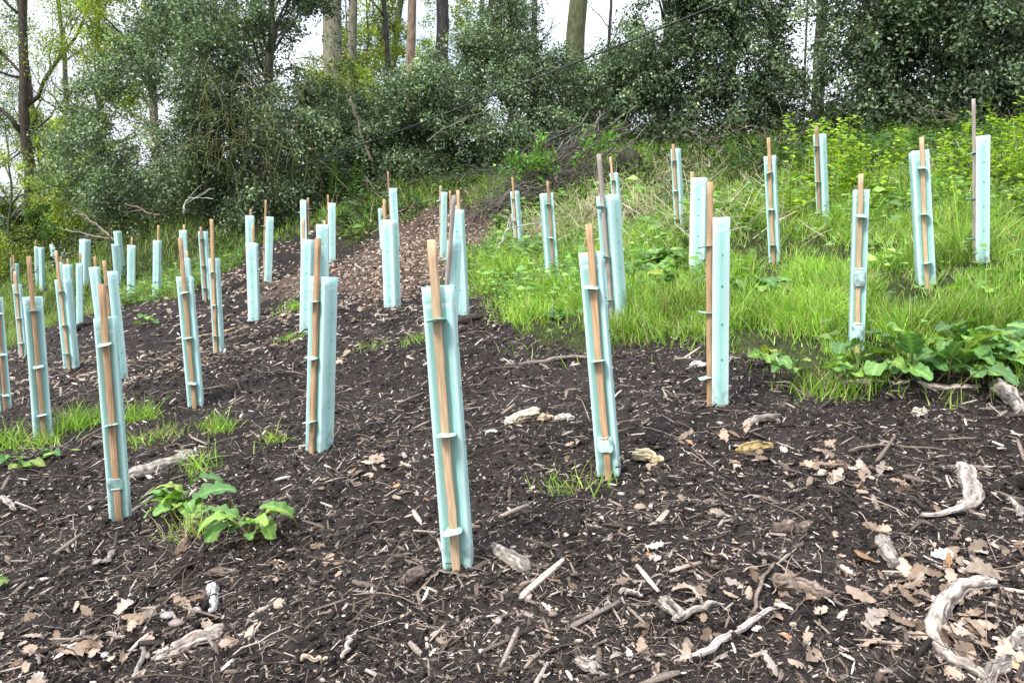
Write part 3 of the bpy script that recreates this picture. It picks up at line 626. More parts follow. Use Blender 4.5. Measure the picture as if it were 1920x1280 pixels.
for k, s in enumerate(SH):
    b, t, D = SHP[k]; gz = g1(b[0], b[1]); b = b.copy(); t = t.copy()
    if abs(gz - b[2]) < 0.12 * max(1, D / 5): dz = gz - b[2]; dz -= min(0.025, max(-0.025, dz)); b[2] += dz; t[2] += dz * 0.5
    ax = t - b; L = np.linalg.norm(ax); ax /= L; fwd = rs.normal(0, 0.035); ax = ax + np.array([0, fwd, 0]); ax /= np.linalg.norm(ax)
    th = math.atan2(-b[0], b[1]) + math.radians(s[5])
    Rq = Vector((0, 0, 1)).rotation_difference(Vector(ax)).to_matrix().to_4x4()
    M = Matrix.Translation(Vector(b - ax * 0.004)) @ Rq @ Matrix.Rotation(th, 4, 'Z')
    root = thing("tree_shelter", s[7], "tree shelter", group="aqua tree shelters planted across the slope"); root.matrix_world = M
    wf = width_factor(M, WPX[k])
    tb = link("tube", TUBES[k % 5], root); tb.scale = (wf, wf, L / 0.75 if abs(L / 0.75 - 1) < 0.2 else 1)
    ext = (s[1] - s[4]) / max(20, s[3] - s[1]) * H_T; ext = min(max(ext, 0.03), 0.30)
    st = link("stake", STKG if k in GREY else STKD if k in DARK else STK[(2, 0, 0, 1, 1, 1, 1, 3)[k] if k < 8 else (k * 7 + k // 3) % 4], root)
    st.location = (rs.uniform(-0.003, 0.003), -0.0335 * wf - 0.0118, ext); st.rotation_euler = (rs.uniform(-0.004, 0.004), (0.10 if k == 28 else -0.035 if k == 23 else rs.uniform(-0.012, 0.012)), 0)
    zz = (0.135, 0.385, 0.655)
    for q, z in enumerate(zz):
        ti = link("tie", TIES[BENT.get(k, (0, 0, 0))[2 - q] if k in BENT else rs.choice([0, 0, 1, 2])], root)
        ti.location = (0, 0.0335 - 0.0335 * wf, z + rs.uniform(-0.02, 0.02)); ti.rotation_euler = (rs.uniform(-0.12, 0.12), rs.uniform(-0.10, 0.10), 0)

# ------------------------------------------------------------------ dock plants and other weeds
def leaf_grid(L, W, arch, r, wavy=0.12, nl=17, nw=9, tip=0.0):
    t = np.linspace(0, 1, nl); u = np.linspace(-1, 1, nw)
    wid = W * 0.5 * np.clip(np.sin(math.pi * np.clip(t * 0.88 + 0.07, 0, 1)) ** 0.5, 0.05, 1) * (1.12 - 0.35 * t)
    a = arch * t; stp = L / (nl - 1)
    y = np.r_[0, np.cumsum(np.cos(a[:-1]) * stp)]; z = np.r_[0, np.cumsum(np.sin(a[:-1]) * stp)]
    ph = r.random() * 6; V = []; C = []
    for i in range(nl):
        for j in range(nw):
            x = u[j] * wid[i] * (1 + 0.07 * math.sin(i * 1.9 + ph + (j > 4) * 2) + 0.05 * r.normal() * abs(u[j])); zz = z[i] + abs(u[j]) ** 1.3 * wid[i] * 0.30 + 1.7 * wavy * wid[i] * math.sin(i * 1.25 + ph + (2.5 if u[j] > 0 else 0)) * abs(u[j]) ** 1.5 - 0.06 * wid[i] * ((i + abs(j - 4)) % 3 == 0) * abs(u[j])
            V.append((x, y[i], zz)); C.append(1.75 if j == nw // 2 else (1.22 if (i - abs(j - 4)) % 3 == 0 else 0.92) * (1 + 0.08 * r.normal()))
    Q = [(i * nw + j, i * nw + j + 1, (i + 1) * nw + j + 1, (i + 1) * nw + j) for i in range(nl - 1) for j in range(nw - 1)]
    return np.array(V), np.array(Q), np.array(C)
def rotm(yaw, pitch, roll):
    return np.array((Matrix.Rotation(yaw, 3, 'Z') @ Matrix.Rotation(pitch, 3, 'X') @ Matrix.Rotation(roll, 3, 'Y')))
DOCK_C = [(0.11, 0.225, 0.055), (0.14, 0.275, 0.065), (0.085, 0.18, 0.05), (0.18, 0.32, 0.055)]
DOCKS = []
def dock(px, py, n, L, label, seed, up=0.8, spread=0.03, yaws=None, cols=DOCK_C, name="dock_plant", group="broad leaved dock plants"):
    r = np.random.default_rng(seed); b = px2g(px, py); DOCKS.append((b[0], b[1], spread * 0.8 + L * 0.4)); root = thing(name, label, "plant", b, group); A = Acc(); S = Acc()
    for i in range(n):
        yaw = yaws[i % len(yaws)] + r.normal(0, 0.2) if yaws else (math.pi + r.normal(0, 1.0) if r.random() < 0.7 else r.random() * 6.283)
        l = L * r.uniform(0.65, 1.2); pet = l * r.uniform(0.35, 0.8); pit = r.uniform(0.5, 1.3) * up
        d = np.array([-math.sin(yaw) * math.cos(pit), math.cos(yaw) * math.cos(pit), math.sin(pit)]); s = np.array([r.normal(0, spread), r.normal(0, spread), -0.02])
        e = s + d * pet + np.array([0, 0, 0.02]); pv, pq, pt = tubeVQ(bez(s, s + d * pet * 0.5 + np.array([0, 0, 0.02]), e, 6), np.linspace(0.004, 0.0028, 6), 5, r=r); S.add(pv, pq, pt, np.array([0.16, 0.15, 0.05]))
        V, Q, C = leaf_grid(l, l * r.uniform(0.45, 0.6), -r.uniform(0.9, 2.1), r)
        V = V @ rotm(yaw, pit * 0.75, r.normal(0, 0.35)).T + e; lowz = 0.012; V[:, 2] = np.maximum(V[:, 2], lowz + 0.02 * r.random())
        c = np.array(cols[r.integers(len(cols))]) * r.uniform(0.75, 1.2); c = c * np.array([1.5, 1.05, 0.9]) if r.random() < 0.15 else c; A.add(V, Q, C=np.clip(c[None] * C[:, None], 0, 0.7))
    link("leaves", A.mesh("dock_leaves", M_DOCK, True), root); link("stalks", S.mesh("dock_stems", M_DOCK, True), root, kind="stuff"); return root
dock(345, 965, 17, 0.135, "leafy dock plant beside the foot of the tall front shelter", 401, up=0.95, yaws=[1.5, 2.4, 3.3, 0.1, -1.3, 2.1, 2.9, 1.2, -1.7, -2.6, 3.6])
dock(492, 1003, 11, 0.115, "dock plant with drooping leaves on dark mulch right of the leafy one", 402, up=0.95, yaws=[2.6, 3.3, 2.1, -0.7, -1.5, -2.2, 1.5, 2.9])
dock(45, 872, 12, 0.10, "small light green dock seedling near the left edge", 403, up=0.5)
dock(110, 852, 5, 0.075, "tiny dock seedling under the grass tuft at the left", 404, up=0.5)
dock(-5, 1100, 4, 0.08, "weed seedling cut by the left edge on bare mulch", 405, up=0.5)
dock(1780, 698, 40, 0.17, "largest dock clump at the right where grass meets mulch", 406, up=1.05, spread=0.12)
dock(1880, 672, 26, 0.17, "dock clump right of the largest one, reaching the right edge", 407, up=1.1, spread=0.14)
dock(1690, 704, 16, 0.15, "dock plant lying low left of the largest dock clump", 408, up=0.6, spread=0.05)
dock(1520, 700, 11, 0.12, "dock plant at the grass edge left of the right leaning shelter", 409, up=1.0, spread=0.08)
dock(1448, 678, 5, 0.12, "low dock with grey green leaves at the mulch edge", 410, up=0.5)
dock(1225, 512, 22, 0.19, "dark leaved dock in bright grass between two shelters", 411, up=0.9, spread=0.08)
dock(1290, 545, 14, 0.18, "dock with purplish leaves in front of the dark leaved one", 412, up=0.7, spread=0.06)
dock(1390, 552, 16, 0.18, "dock in tall grass right of the upright shelter", 413, up=0.8, spread=0.07)
dock(1050, 600, 5, 0.11, "dock at the lower grass edge left of the smudged shelter", 414, up=0.6)
dock(1880, 565, 14, 0.18, "dock in grass under the rightmost shelter", 415, up=0.9, spread=0.06)
dock(275, 610, 6, 0.13, "small dock on the green strip under the holly", 416, up=0.8)

def weed(px, py, n, h, label, seed, spread, cols, lw=0.062):
    r = np.random.default_rng(seed); b = px2g(px, py); root = thing("leafy_weed", label, "plant", b, "tall leafy weeds on the bank"); A = Acc(); S = Acc()
    for i in range(n):
        s = np.array([r.normal(0, spread), r.normal(0, spread), -0.1]); hh = h * r.uniform(0.55, 1.1); e = s + np.array([r.normal(0, 0.05), r.normal(0, 0.05), hh + 0.1])
        lp = bez(s, (s + e) / 2 + r.normal(0, 0.02, 3), e, 8); V, Q, T = tubeVQ(lp, np.linspace(0.004, 0.002, 8), 4, r=r); S.add(V, Q, T, (0.12, 0.2, 0.04))
        M = int(34 * hh / 0.5) + 8; tt = r.uniform(0.2, 1.0, M); P = s + (e - s) * tt[:, None]; a = r.random(M) * 6.283
        d = np.stack([np.cos(a), np.sin(a), r.uniform(-0.1, 0.5, M)], -1); l = lw * r.uniform(0.6, 1.3, M) * (1.25 - 0.6 * tt); P = P + d * 0.02
        R = frames(d, unit(M, r) * 0.4 + np.array([0, -0.2, 1.0]), l * 0.85, l, l); C = np.array(cols)[r.integers(0, len(cols), M)] * r.uniform(0.75, 1.3, (M, 1)); A.scat(LEAF5, LEAF5Q, R, P, C)
    link("leaves", A.mesh("weed_leaves", M_LEAF), root); link("stems", S.mesh("weed_stems", M_LEAF), root, kind="stuff")
WC = [(0.32, 0.47, 0.05), (0.40, 0.53, 0.065), (0.22, 0.37, 0.045)]
weed(1588, 385, 30, 0.72, "tall yellow green weeds right beside the high shelter", 501, 0.20, WC)
weed(1545, 410, 9, 0.3, "lower yellow green weeds around the foot of the high shelter", 502, 0.25, WC)
weed(1680, 350, 6, 0.45, "sparse flowering weeds left of the broad shelter near the right edge", 503, 0.35, WC)
weed(1905, 350, 24, 0.68, "tall bright weeds cut by the right edge beside the rightmost shelter", 504, 0.22, WC)
weed(1900, 420, 10, 0.35, "shorter leafy weeds beneath the tall ones at the right edge", 505, 0.3, WC)
weed(1470, 305, 40, 0.3, "dark nettles massed under the dense holly", 506, 0.6, MG)
weed(1790, 300, 30, 0.4, "green nettles under the dark hollies left of the very tall stake", 507, 0.5, MG)
weed(640, 372, 14, 0.55, "bright ivy like weeds at the foot of the left beech", 508, 0.2, [(0.10, 0.26, 0.03), (0.14, 0.3, 0.03)])

# elder sapling
r = np.random.default_rng(520); b = px2g(992, 392); root = thing("elder_sapling", "small bright green elder sapling with bent brown stem before the brush pile", "sapling", b); A = Acc(); Cn = Acc(); tp = []
st = wobble(bez(np.array([0, 0, -0.1]), np.array([-0.02, 0, 0.3]), np.array([0.09, 0, 0.55]), 8), 0.012, r); V, Q, T = tubeVQ(st, np.linspace(0.03, 0.018, 8), 7, jit=0.15, r=r); A.add(V, Q, T, (0.10, 0.075, 0.05))
for i in range(16):
    a = r.random() * 6.283; e = st[r.integers(4, 8)] + np.array([math.cos(a) * 0.42 * r.uniform(0.3, 1) + 0.02, math.sin(a) * 0.4 * r.uniform(0.3, 1), r.uniform(0.0, 0.42)]); s = st[r.integers(4, 8)]
    lp = bez(s, (s + e) / 2 + np.array([0, 0, 0.05]), e, 6); V, Q, T = tubeVQ(lp, np.linspace(0.009, 0.004, 6), 4, r=r); A.add(V, Q, T, (0.10, 0.085, 0.05)); tp += [lp[-1], lp[4], lp[3]]
tp = np.array(tp); sprays(Cn, tp, tp / np.linalg.norm(tp, axis=1, keepdims=True), r, 13, 0.055, 0.085, 0.034, [(0.13, 0.30, 0.04), (0.10, 0.24, 0.035), (0.17, 0.34, 0.05)], droop=0.1, face=1.0)
link("trunk", A.mesh("elder_stem", M_BARK, True), root); link("crown", Cn.mesh("elder_leaves", M_LEAF), root)
# elder leaves growing through the pile
r = np.random.default_rng(521)
root = thing("elder_shoot", "long shoot of pale green leaves hanging over the brush pile", "shoot", at(1085, 11.3)); A = Acc(); Cn = Acc()
lp = bez(np.array([-0.2, 0, 0.0]), np.array([0.05, 0, 0.75]), np.array([0.5, 0.05, 0.95]), 10); V, Q, T = tubeVQ(lp, np.linspace(0.014, 0.005, 10), 5, r=r); A.add(V, Q, T, (0.12, 0.10, 0.06))
P = lp[r.integers(3, 10, 24)] + r.normal(0, 0.07, (24, 3)); sprays(Cn, P, unit(24, r) * 0.5 + np.array([0, 0, 0.5]), r, 8, 0.04, 0.09, 0.036, [(0.14, 0.31, 0.05), (0.19, 0.36, 0.06)], droop=0.2)
link("stem", A.mesh("shoot_stem", M_BARK, True), root); link("leaves", Cn.mesh("shoot_leaves", M_LEAF), root)

# ------------------------------------------------------------------ brush pile, stump and cable
r = np.random.default_rng(530)
def on(px, D, dz): p = at(px, D); return p + np.array([0, 0, dz])
for i in range(80):
    D = r.uniform(11.3, 12.5); x0 = r.uniform(880, 1070); x1 = x0 + r.uniform(60, 180)
    z0, z1 = r.uniform(0.02, 0.3), r.uniform(0.25, 1.0)
    s, e = on(x0, D + 0.2 * r.normal(), z0), on(x1, D + 0.4 * r.normal(), z1 * np.clip((x1 - 930) / 200, 0.3, 1))
    A = Acc(); m = (s + e) / 2 + r.normal(0, 0.1, 3); R0 = r.uniform(0.004, 0.015); c = np.array([0.15, 0.13, 0.115]) * r.uniform(0.35, 1.2)
    lp = wobble(bez(e, m, s, 12), 0.045, r); V, Q, T = tubeVQ(lp, np.linspace(R0, R0 * 0.2, 12), 6, r=r); A.add(V, Q, T, c)
    for q in range(8):
        j = r.integers(2, 12); d = (s - e) / np.linalg.norm(s - e) + 0.8 * unit(1, r)[0]; L = r.uniform(0.2, 0.7); tw = wobble(bez(lp[j], lp[j] + d * L * 0.5, lp[j] + d * L + np.array([0, 0, -0.1 * r.random()]), 7), 0.02, r)
        V, Q, T = tubeVQ(tw, np.linspace(R0 * 0.4, 0.002, 7), 4, r=r); A.add(V, Q, T, c * r.uniform(0.8, 1.2))
    link("brushwood_branch", A.mesh("brushwood", M_TWIG, True), None, "bare grey branch in the tangled brush pile below the hollies", "branch", "branches of the brush pile")
A = Acc(); b = at(1175, 11.6); lp = [b + np.array([0, 0, -0.2]), b + np.array([0.02, 0, 0.1]), b + np.array([0.0, 0, 0.22]), b + np.array([0.05, 0, 0.34])]; V, Q, T = tubeVQ(lp, [0.26, 0.21, 0.17, 0.1], 14, jit=0.25, r=r); A.add(V, Q, T, (0.045, 0.05, 0.03))  # dark solid shape standing in for a dark hole with mossy lumps
link("mossy_mound", A.mesh("mound", M_BARK, True), None, "dark mossy stump under the right end of the brush pile", "mound")
def cable(p0, p1, sag, rad, label):
    t = np.linspace(0, 1, 40)[:, None]; pts = p0 + (p1 - p0) * t - np.array([0, 0, 1]) * (4 * sag * t * (1 - t)); A = Acc(); V, Q, T = tubeVQ(pts, rad, 6); A.add(V, Q, T); return link("overhead_cable", A.mesh("cable", M_CABLE, True), None, label, "cable")
p0 = np.array([0, 0, CZ]) + ray(560, 314) * 13.0; p1 = np.array([0, 0, CZ]) + ray(1345, -8) * 10.2
cable(p0, p1 + (p1 - p0) * 0.6, 0.12, 0.011, "black cable slanting up to the right across the hollies")
p0 = np.array([0, 0, CZ]) + ray(20, 360) * 16.0; p1 = np.array([0, 0, CZ]) + ray(260, 380) * 13.0
cable(p0, p1, 0.08, 0.006, "thin pale wire stretched low before the big rounded holly")
def twigpts(P, D, rad0, rad1, label, name="dead_branch", c=(0.30, 0.26, 0.21), group=None, seed=1, side=3):
    r = np.random.default_rng(seed); pts = np.array([np.array([0, 0, CZ]) + ray(*q) * D for q in P]); t = np.linspace(0, len(pts) - 1, 16)
    lp = np.stack([np.interp(t, np.arange(len(pts)), pts[:, k]) for k in range(3)], -1); lp = wobble(lp, 0.012, r); A = Acc(); V, Q, T = tubeVQ(lp, np.linspace(rad0, rad1, 16), 6, r=r); A.add(V, Q, T, c)
    for q in range(side):
        j = r.integers(4, 14); d = lp[min(j + 2, 15)] - lp[j]; d = d / np.linalg.norm(d) + 0.7 * unit(1, r)[0]; L = r.uniform(0.2, 0.5); V, Q, T = tubeVQ(wobble(bez(lp[j], lp[j] + d * L * 0.5, lp[j] + d * L, 6), 0.01, r), np.linspace(rad1 * 1.2, 0.002, 6), 4, r=r); A.add(V, Q, T, c)
    link(name, A.mesh("branch", M_TWIG, True), None, label, "branch", group)
twigpts([(215, 452), (190, 430), (165, 408), (140, 400)], 14, 0.022, 0.006, "bent bare branch leaning up beside the wide mouthed shelter", seed=1)
twigpts([(230, 452), (180, 442), (130, 432), (105, 425)], 14.6, 0.02, 0.006, "long bare branch lying low behind the wide mouthed shelter", seed=2, side=5)
twigpts([(300, 405), (265, 392), (235, 382)], 12.9, 0.022, 0.012, "brown dead branch sticking out of the big rounded holly", c=(0.17, 0.12, 0.085), seed=3, side=1)
twigpts([(345, 402), (348, 380), (365, 370), (400, 373)], 11.9, 0.014, 0.006, "white bleached branch curling out of the drooping holly", c=(0.5, 0.47, 0.42), seed=4)
twigpts([(932, 472), (948, 430), (962, 402)], 8.7, 0.014, 0.007, "bleached stick propped against the shelter near the elder sapling", c=(0.42, 0.39, 0.36), seed=5)
twigpts([(655, 185), (672, 235), (700, 305)], 14.2, 0.03, 0.022, "slanting bare brown stem in front of the low twiggy holly", name="leaning_pole", c=(0.24, 0.19, 0.14), seed=6, side=2)
twigpts([(800, 265), (830, 240), (880, 215)], 13.4, 0.012, 0.006, "thin bare branch across the rounded low holly", c=(0.2, 0.18, 0.13), seed=7)
for k in range(9):
    q = np.random.default_rng(600 + k); x = q.uniform(1340, 1560); twigpts([(x, 300), (x + q.uniform(-60, 40), 265), (x + q.uniform(-110, 60), 235)], 11.2, 0.007, 0.003, "thin grey dead stem leaning at the foot of the dense holly", group="dead stems at the holly foot", name="withered_branch", c=(0.24, 0.20, 0.15), seed=600 + k)
for k in range(7):
    q = np.random.default_rng(620 + k); x = q.uniform(1790, 1915); twigpts([(x, 300), (x + q.uniform(-50, 50), 250), (x + q.uniform(-110, 80), 205)], 10.4, 0.008, 0.003, "pale dead twig at the foot of the dark hollies near the right edge", group="dead twigs behind the tall stake", name="withered_branch", c=(0.34, 0.29, 0.22), seed=620 + k)

# ------------------------------------------------------------------ wood, sticks and stones lying on the mulch
def lying(name, P, rpx, label, cat, seed, c=(0.24, 0.19, 0.15), jit=0.12, taper=(0.9, 0.6), flat=0.8, lift=0.28, n=10, seg=14, group=None, wob=0.004, side=0):
    r = np.random.default_rng(seed); pts = np.array([px2g(*q) for q in P]); D = pts[:, 1].mean(); R0 = rpx / F * D
    t = np.linspace(0, len(pts) - 1, seg); lp = np.stack([np.interp(t, np.arange(len(pts)), pts[:, k]) for k in range(3)], -1)
    if len(pts) > 2:
        for _ in range(2): lp[1:-1] = (lp[:-2] + 2 * lp[1:-1] + lp[2:]) / 4
    lp[:, 2] = np.convolve(np.pad(ground(lp[:, 0], lp[:, 1]), 2, mode='edge'), np.ones(5) / 5, 'valid') + R0 * lift + 0.006
    seg2 = seg * 4; u = np.linspace(0, 1, seg2); lp0 = lp; lp = wobble(lp, wob, r)
    lp = np.stack([np.interp(u, np.linspace(0, 1, seg), lp[:, k]) for k in range(3)], -1)
    rad = R0 * np.interp(u, [0, 0.08, 0.5, 0.92, 1], [taper[0] * 0.8, taper[0], 1, taper[1], taper[1] * 0.7]) * (1 + 0.35 * jit * fbm2(u * 4 + seed, u * 0 + seed, 3, seed) * 2)
    n2 = n + 18; A = Acc(); V, Q, T = tubeVQ(lp, np.clip(rad, R0 * 0.15, None), n2, r=r, flat=flat)
    ang = np.tile(np.arange(n2), seg2); ii = np.repeat(np.arange(seg2), n2); tw = ang / n2 * 6.283 + ii * 0.02
    cx, sx_ = np.cos(tw), np.sin(tw); ridge = fbm2(cx * 2.6 + seed, sx_ * 2.6 + ii * 0.012, 2, seed) + 0.6 * fbm2(cx * 7, sx_ * 7 + ii * 0.014, 2, seed + 3)
    qn = fbm2(cx * 1.9 + seed, sx_ * 1.9 + ii * 0.012, 2, seed + 17); crack = np.exp(-(qn / 0.035) ** 2)
    body = V[:seg2 * n2]; cen = np.repeat(lp, n2, axis=0); body[:] = cen + (body - cen) * (1 + (0.30 + 0.9 * jit) * ridge - 0.16 * crack)[:, None]
    ax_ = lp[-1] - lp[0]; ax_ = ax_ / np.linalg.norm(ax_); Lw = np.linalg.norm(lp[-1] - lp[0]); rag = np.where(u < 0.1, (0.1 - u) * 10, np.where(u > 0.9, -(u - 0.9) * 10, 0.0))
    body += ax_[None] * (np.repeat(rag, n2) * (0.6 * R0 * (fbm2(cx * 3, sx_ * 3, 2, seed + 7) + 0.3)) * 1.6)[:, None]
    grain = np.exp(1.4 * ridge - 1.5 * crack + 0.5 * fbm2(cx * 9 + 5, sx_ * 9 + ii * 0.08, 2, seed + 11) + 0.5 * fbm2(ii * 0.15, ang * 0.35, 2, seed + 13))
    cc = np.array(c)[None] * np.r_[grain, [0.7, 0.7]][:, None]; A.add(V, Q, T, np.clip(cc, 0.008, 0.62))
    for q in range(side):
        j = r.integers(3, seg - 2); d = (lp[j + 1] - lp[j]); d = d / np.linalg.norm(d) + np.array([r.normal(0, 0.7), r.normal(0, 0.7), 0.25]); L = R0 * r.uniform(5, 12); V, Q, T = tubeVQ(bez(lp[j], lp[j] + d * L * 0.5, lp[j] + d * L, 5), np.linspace(R0 * 0.5, R0 * 0.2, 5), 5, r=r); A.add(V, Q, T, c)
    return link(name, A.mesh(name, M_WOOD, True), None, label, cat, group)
PALE = (0.32, 0.27, 0.23); GREYW = (0.27, 0.235, 0.20); BRN = (0.12, 0.09, 0.07); TAN = (0.42, 0.32, 0.22); MID = (0.20, 0.155, 0.12)
lying("curved_branch", [(1862, 1098), (1810, 1108), (1772, 1145), (1768, 1200), (1790, 1248), (1850, 1285)], 18, "thick pale curved branch forming a loop in the bottom right corner", "branch", 701, c=PALE, seg=26, n=12, jit=0.10)
lying("curved_branch", [(1935, 1195), (1895, 1225), (1868, 1258), (1850, 1300)], 18, "grey split branch meeting the pale loop at the right edge", "branch", 702, c=GREYW, seg=16, n=12)
lying("dead_stick", [(1265, 1252), (1330, 1222), (1400, 1180), (1475, 1138)], 8, "long straight pale stick at the lower right pointing toward the loop", "stick", 703, c=(0.36, 0.31, 0.28), n=8)
lying("dead_stick", [(1392, 1180), (1425, 1120), (1452, 1058)], 4, "thin dark stick leaning across the end of the long pale one", "stick", 704, c=MID)
lying("dead_stick", [(1262, 1172), (1320, 1148), (1372, 1122)], 7, "short pale stick left of the thin dark one", "stick", 705, c=PALE)
lying("wood_chunk", [(1448, 1098), (1500, 1100), (1562, 1128)], 20, "brown rotten chunk of wood above the long straight stick", "wood chunk", 706, c=MID, jit=0.2)
lying("wood_chunk", [(1450, 1002), (1480, 996), (1522, 985)], 15, "dark brown half buried chunk with an orange leaf beside it", "wood chunk", 707, c=BRN, jit=0.15)
lying("dead_root", [(1795, 878), (1822, 905), (1838, 938), (1805, 962), (1725, 976)], 18, "gnarled pale root turning back on itself near the right edge", "root", 708, c=(0.34, 0.29, 0.25), jit=0.25, taper=(1.3, 0.3), n=12, seg=20)
lying("wood_chunk", [(1655, 1020), (1665, 1050), (1680, 1072)], 16, "greyish chunk sunk in mulch above the pale loop", "wood chunk", 709, c=GREYW)
lying("fallen_log", [(1575, 725), (1660, 718), (1740, 726), (1840, 730)], 10, "long pale log lying along the grass edge at the right", "log", 710, c=(0.36, 0.30, 0.25), seg=22, n=12)
lying("fallen_log", [(1868, 722), (1890, 748), (1918, 782)], 17, "bleached log end at the right edge below the dock", "log", 711, c=PALE)
lying("wood_chunk", [(1388, 852), (1415, 846), (1452, 842)], 13, "mossy yellow brown chunk in the middle right of the mulch", "wood chunk", 712, c=(0.26, 0.19, 0.08), jit=0.25)
lying("wood_chunk", [(958, 802), (982, 792), (1012, 778)], 13, "bright split chunk of wood left of the second largest shelter", "wood chunk", 713, c=(0.52, 0.42, 0.30), jit=0.15, taper=(1, 1))
lying("wood_chunk", [(1040, 790), (1060, 785), (1078, 788)], 10, "pale chunk just right of the bright split one", "wood chunk", 714, c=(0.42, 0.36, 0.3), jit=0.25)
lying("wood_chunk", [(1015, 790), (1035, 786)], 8, "small brown chunk between two pale ones", "wood chunk", 715, c=TAN, jit=0.25)
lying("wood_chunk", [(1188, 862), (1212, 864), (1242, 872)], 14, "yellowish split chunk right of the second shelter's foot", "wood chunk", 716, c=(0.46, 0.37, 0.22), jit=0.2)
lying("wood_chunk", [(922, 1028), (948, 1046), (985, 1080)], 17, "grey weathered chunk right of the largest shelter's foot", "wood chunk", 717, c=(0.30, 0.26, 0.22), jit=0.15, taper=(0.6, 1.1))
lying("wood_chunk", [(758, 1104), (778, 1088), (798, 1072)], 14, "short dark round billet left of the largest shelter's foot", "wood chunk", 718, c=(0.13, 0.10, 0.085), jit=0.06, taper=(1, 1), flat=1)
lying("dead_twig", [(772, 1122), (800, 1098), (820, 1082), (880, 1086)], 4, "bent twig touching the largest shelter's stake", "twig", 719, c=MID)
lying("wood_chunk", [(945, 1112), (985, 1100), (1022, 1086)], 8, "curved dark stick under the grey weathered chunk", "stick", 720, c=MID)
lying("bark_slab", [(288, 1248), (345, 1215), (422, 1186)], 22, "splintered pale slab of bark at the lower left", "bark", 721, c=(0.30, 0.25, 0.21), jit=0.3, flat=0.45, n=12, taper=(0.5, 1.1))
lying("bark_slab", [(405, 1212), (425, 1195), (445, 1175)], 9, "dark bark strip at the end of the splintered slab", "bark", 722, c=BRN, jit=0.2, flat=0.5)
lying("dead_stick", [(154, 1186), (190, 1190), (236, 1199)], 6, "short pale stick at the lower left", "stick", 723, c=PALE)
lying("dead_stick", [(274, 1178), (276, 1215), (250, 1282)], 6, "curved grey stick crossing the bottom edge at the left", "stick", 724, c=GREYW)
lying("wood_chunk", [(399, 1102), (402, 1125), (396, 1155)], 9, "bone shaped bleached piece of wood at the lower left", "wood chunk", 725, c=(0.48, 0.45, 0.44), jit=0.25, taper=(1.4, 0.7))
lying("wood_chunk", [(372, 1084), (405, 1078), (444, 1074)], 9, "brown stick with pale end above the bone shaped piece", "stick", 726, c=MID, taper=(0.5, 1))
lying("dead_root", [(240, 897), (290, 886), (330, 868), (362, 850)], 17, "half buried grey log behind the leafy dock plant", "log", 727, c=GREYW, lift=0.1, n=12)
lying("pine_cone", [(332, 1046), (340, 1034), (350, 1020)], 12, "brown cone on the mulch under the leafy dock plant", "cone", 728, c=(0.16, 0.115, 0.085), jit=0.2, flat=1)
lying("bark_slab", [(172, 1062), (192, 1052), (214, 1036)], 9, "flat grey bark flake left of the brown cone", "bark", 729, c=GREYW, flat=0.3, jit=0.3)
lying("dead_stick", [(553, 1246), (585, 1252), (615, 1240)], 5, "short curved stick at the bottom left of centre", "stick", 730, c=TAN)
lying("dead_stick", [(642, 1240), (660, 1210), (672, 1184)], 5, "thin pale stick standing alone left of bottom centre", "stick", 731, c=PALE)
lying("fallen_branch", [(948, 688), (1000, 682), (1055, 674), (1118, 676)], 5, "long grey branch lying left of the second largest shelter", "branch", 732, c=(0.2, 0.165, 0.14), side=1)
lying("fallen_log", [(858, 610), (885, 600), (922, 590)], 9, "dark log at the grass edge behind the shelter stack", "log", 733, c=(0.05, 0.04, 0.034))
lying("fallen_branch", [(368, 636), (410, 624), (452, 611)], 3, "thin straw coloured stick between the two leaning shelters", "stick", 734, c=(0.4, 0.3, 0.17))
lying("fallen_log", [(142, 622), (160, 614), (182, 608)], 9, "dark rotten log behind the tall front shelter", "log", 735, c=(0.03, 0.025, 0.022))
lying("dead_twig", [(0, 941), (15, 950), (30, 962)], 6, "pale stick at the left edge beside bare mulch", "twig", 736, c=PALE)
lying("wood_chunk", [(1085, 1240), (1115, 1262), (1140, 1285)], 15, "grey wood piece cut by the bottom edge right of centre", "wood chunk", 737, c=GREYW, flat=0.6)
lying("dead_stick", [(1160, 1118), (1185, 1120), (1205, 1122)], 6, "pale stub of stick right of the grey weathered chunk", "stick", 738, c=PALE)
lying("dead_twig", [(1160, 1068), (1200, 1090), (1255, 1086)], 3, "fine arching twig above the pale stub", "twig", 739, c=(0.3, 0.25, 0.2))
lying("wood_chunk", [(1245, 1130), (1262, 1150), (1272, 1172)], 14, "rough grey chunk left of the short pale stick", "wood chunk", 740, c=GREYW, jit=0.2)
lying("dead_stick", [(1890, 935), (1900, 960), (1912, 985)], 7, "grey stick beside the gnarled root at the right edge", "stick", 741, c=GREYW)
lying("wood_chunk", [(1710, 775), (1722, 782), (1732, 775)], 10, "pale cut end of wood near the long log", "wood chunk", 742, c=(0.4, 0.34, 0.28), jit=0.2)
lying("wood_chunk", [(1295, 690), (1310, 686), (1322, 690)], 8, "white chip of wood beside the upright shelter", "wood chunk", 743, c=(0.55, 0.5, 0.44), jit=0.3)
lying("wood_chunk", [(1400, 800), (1440, 788), (1462, 800)], 8, "arched grey piece of root above the mossy chunk", "wood chunk", 744, c=(0.27, 0.23, 0.19))
lying("dead_stick", [(1590, 850), (1690, 838), (1780, 845)], 4, "long thin stick low in the mulch toward the right edge", "stick", 745, c=MID)
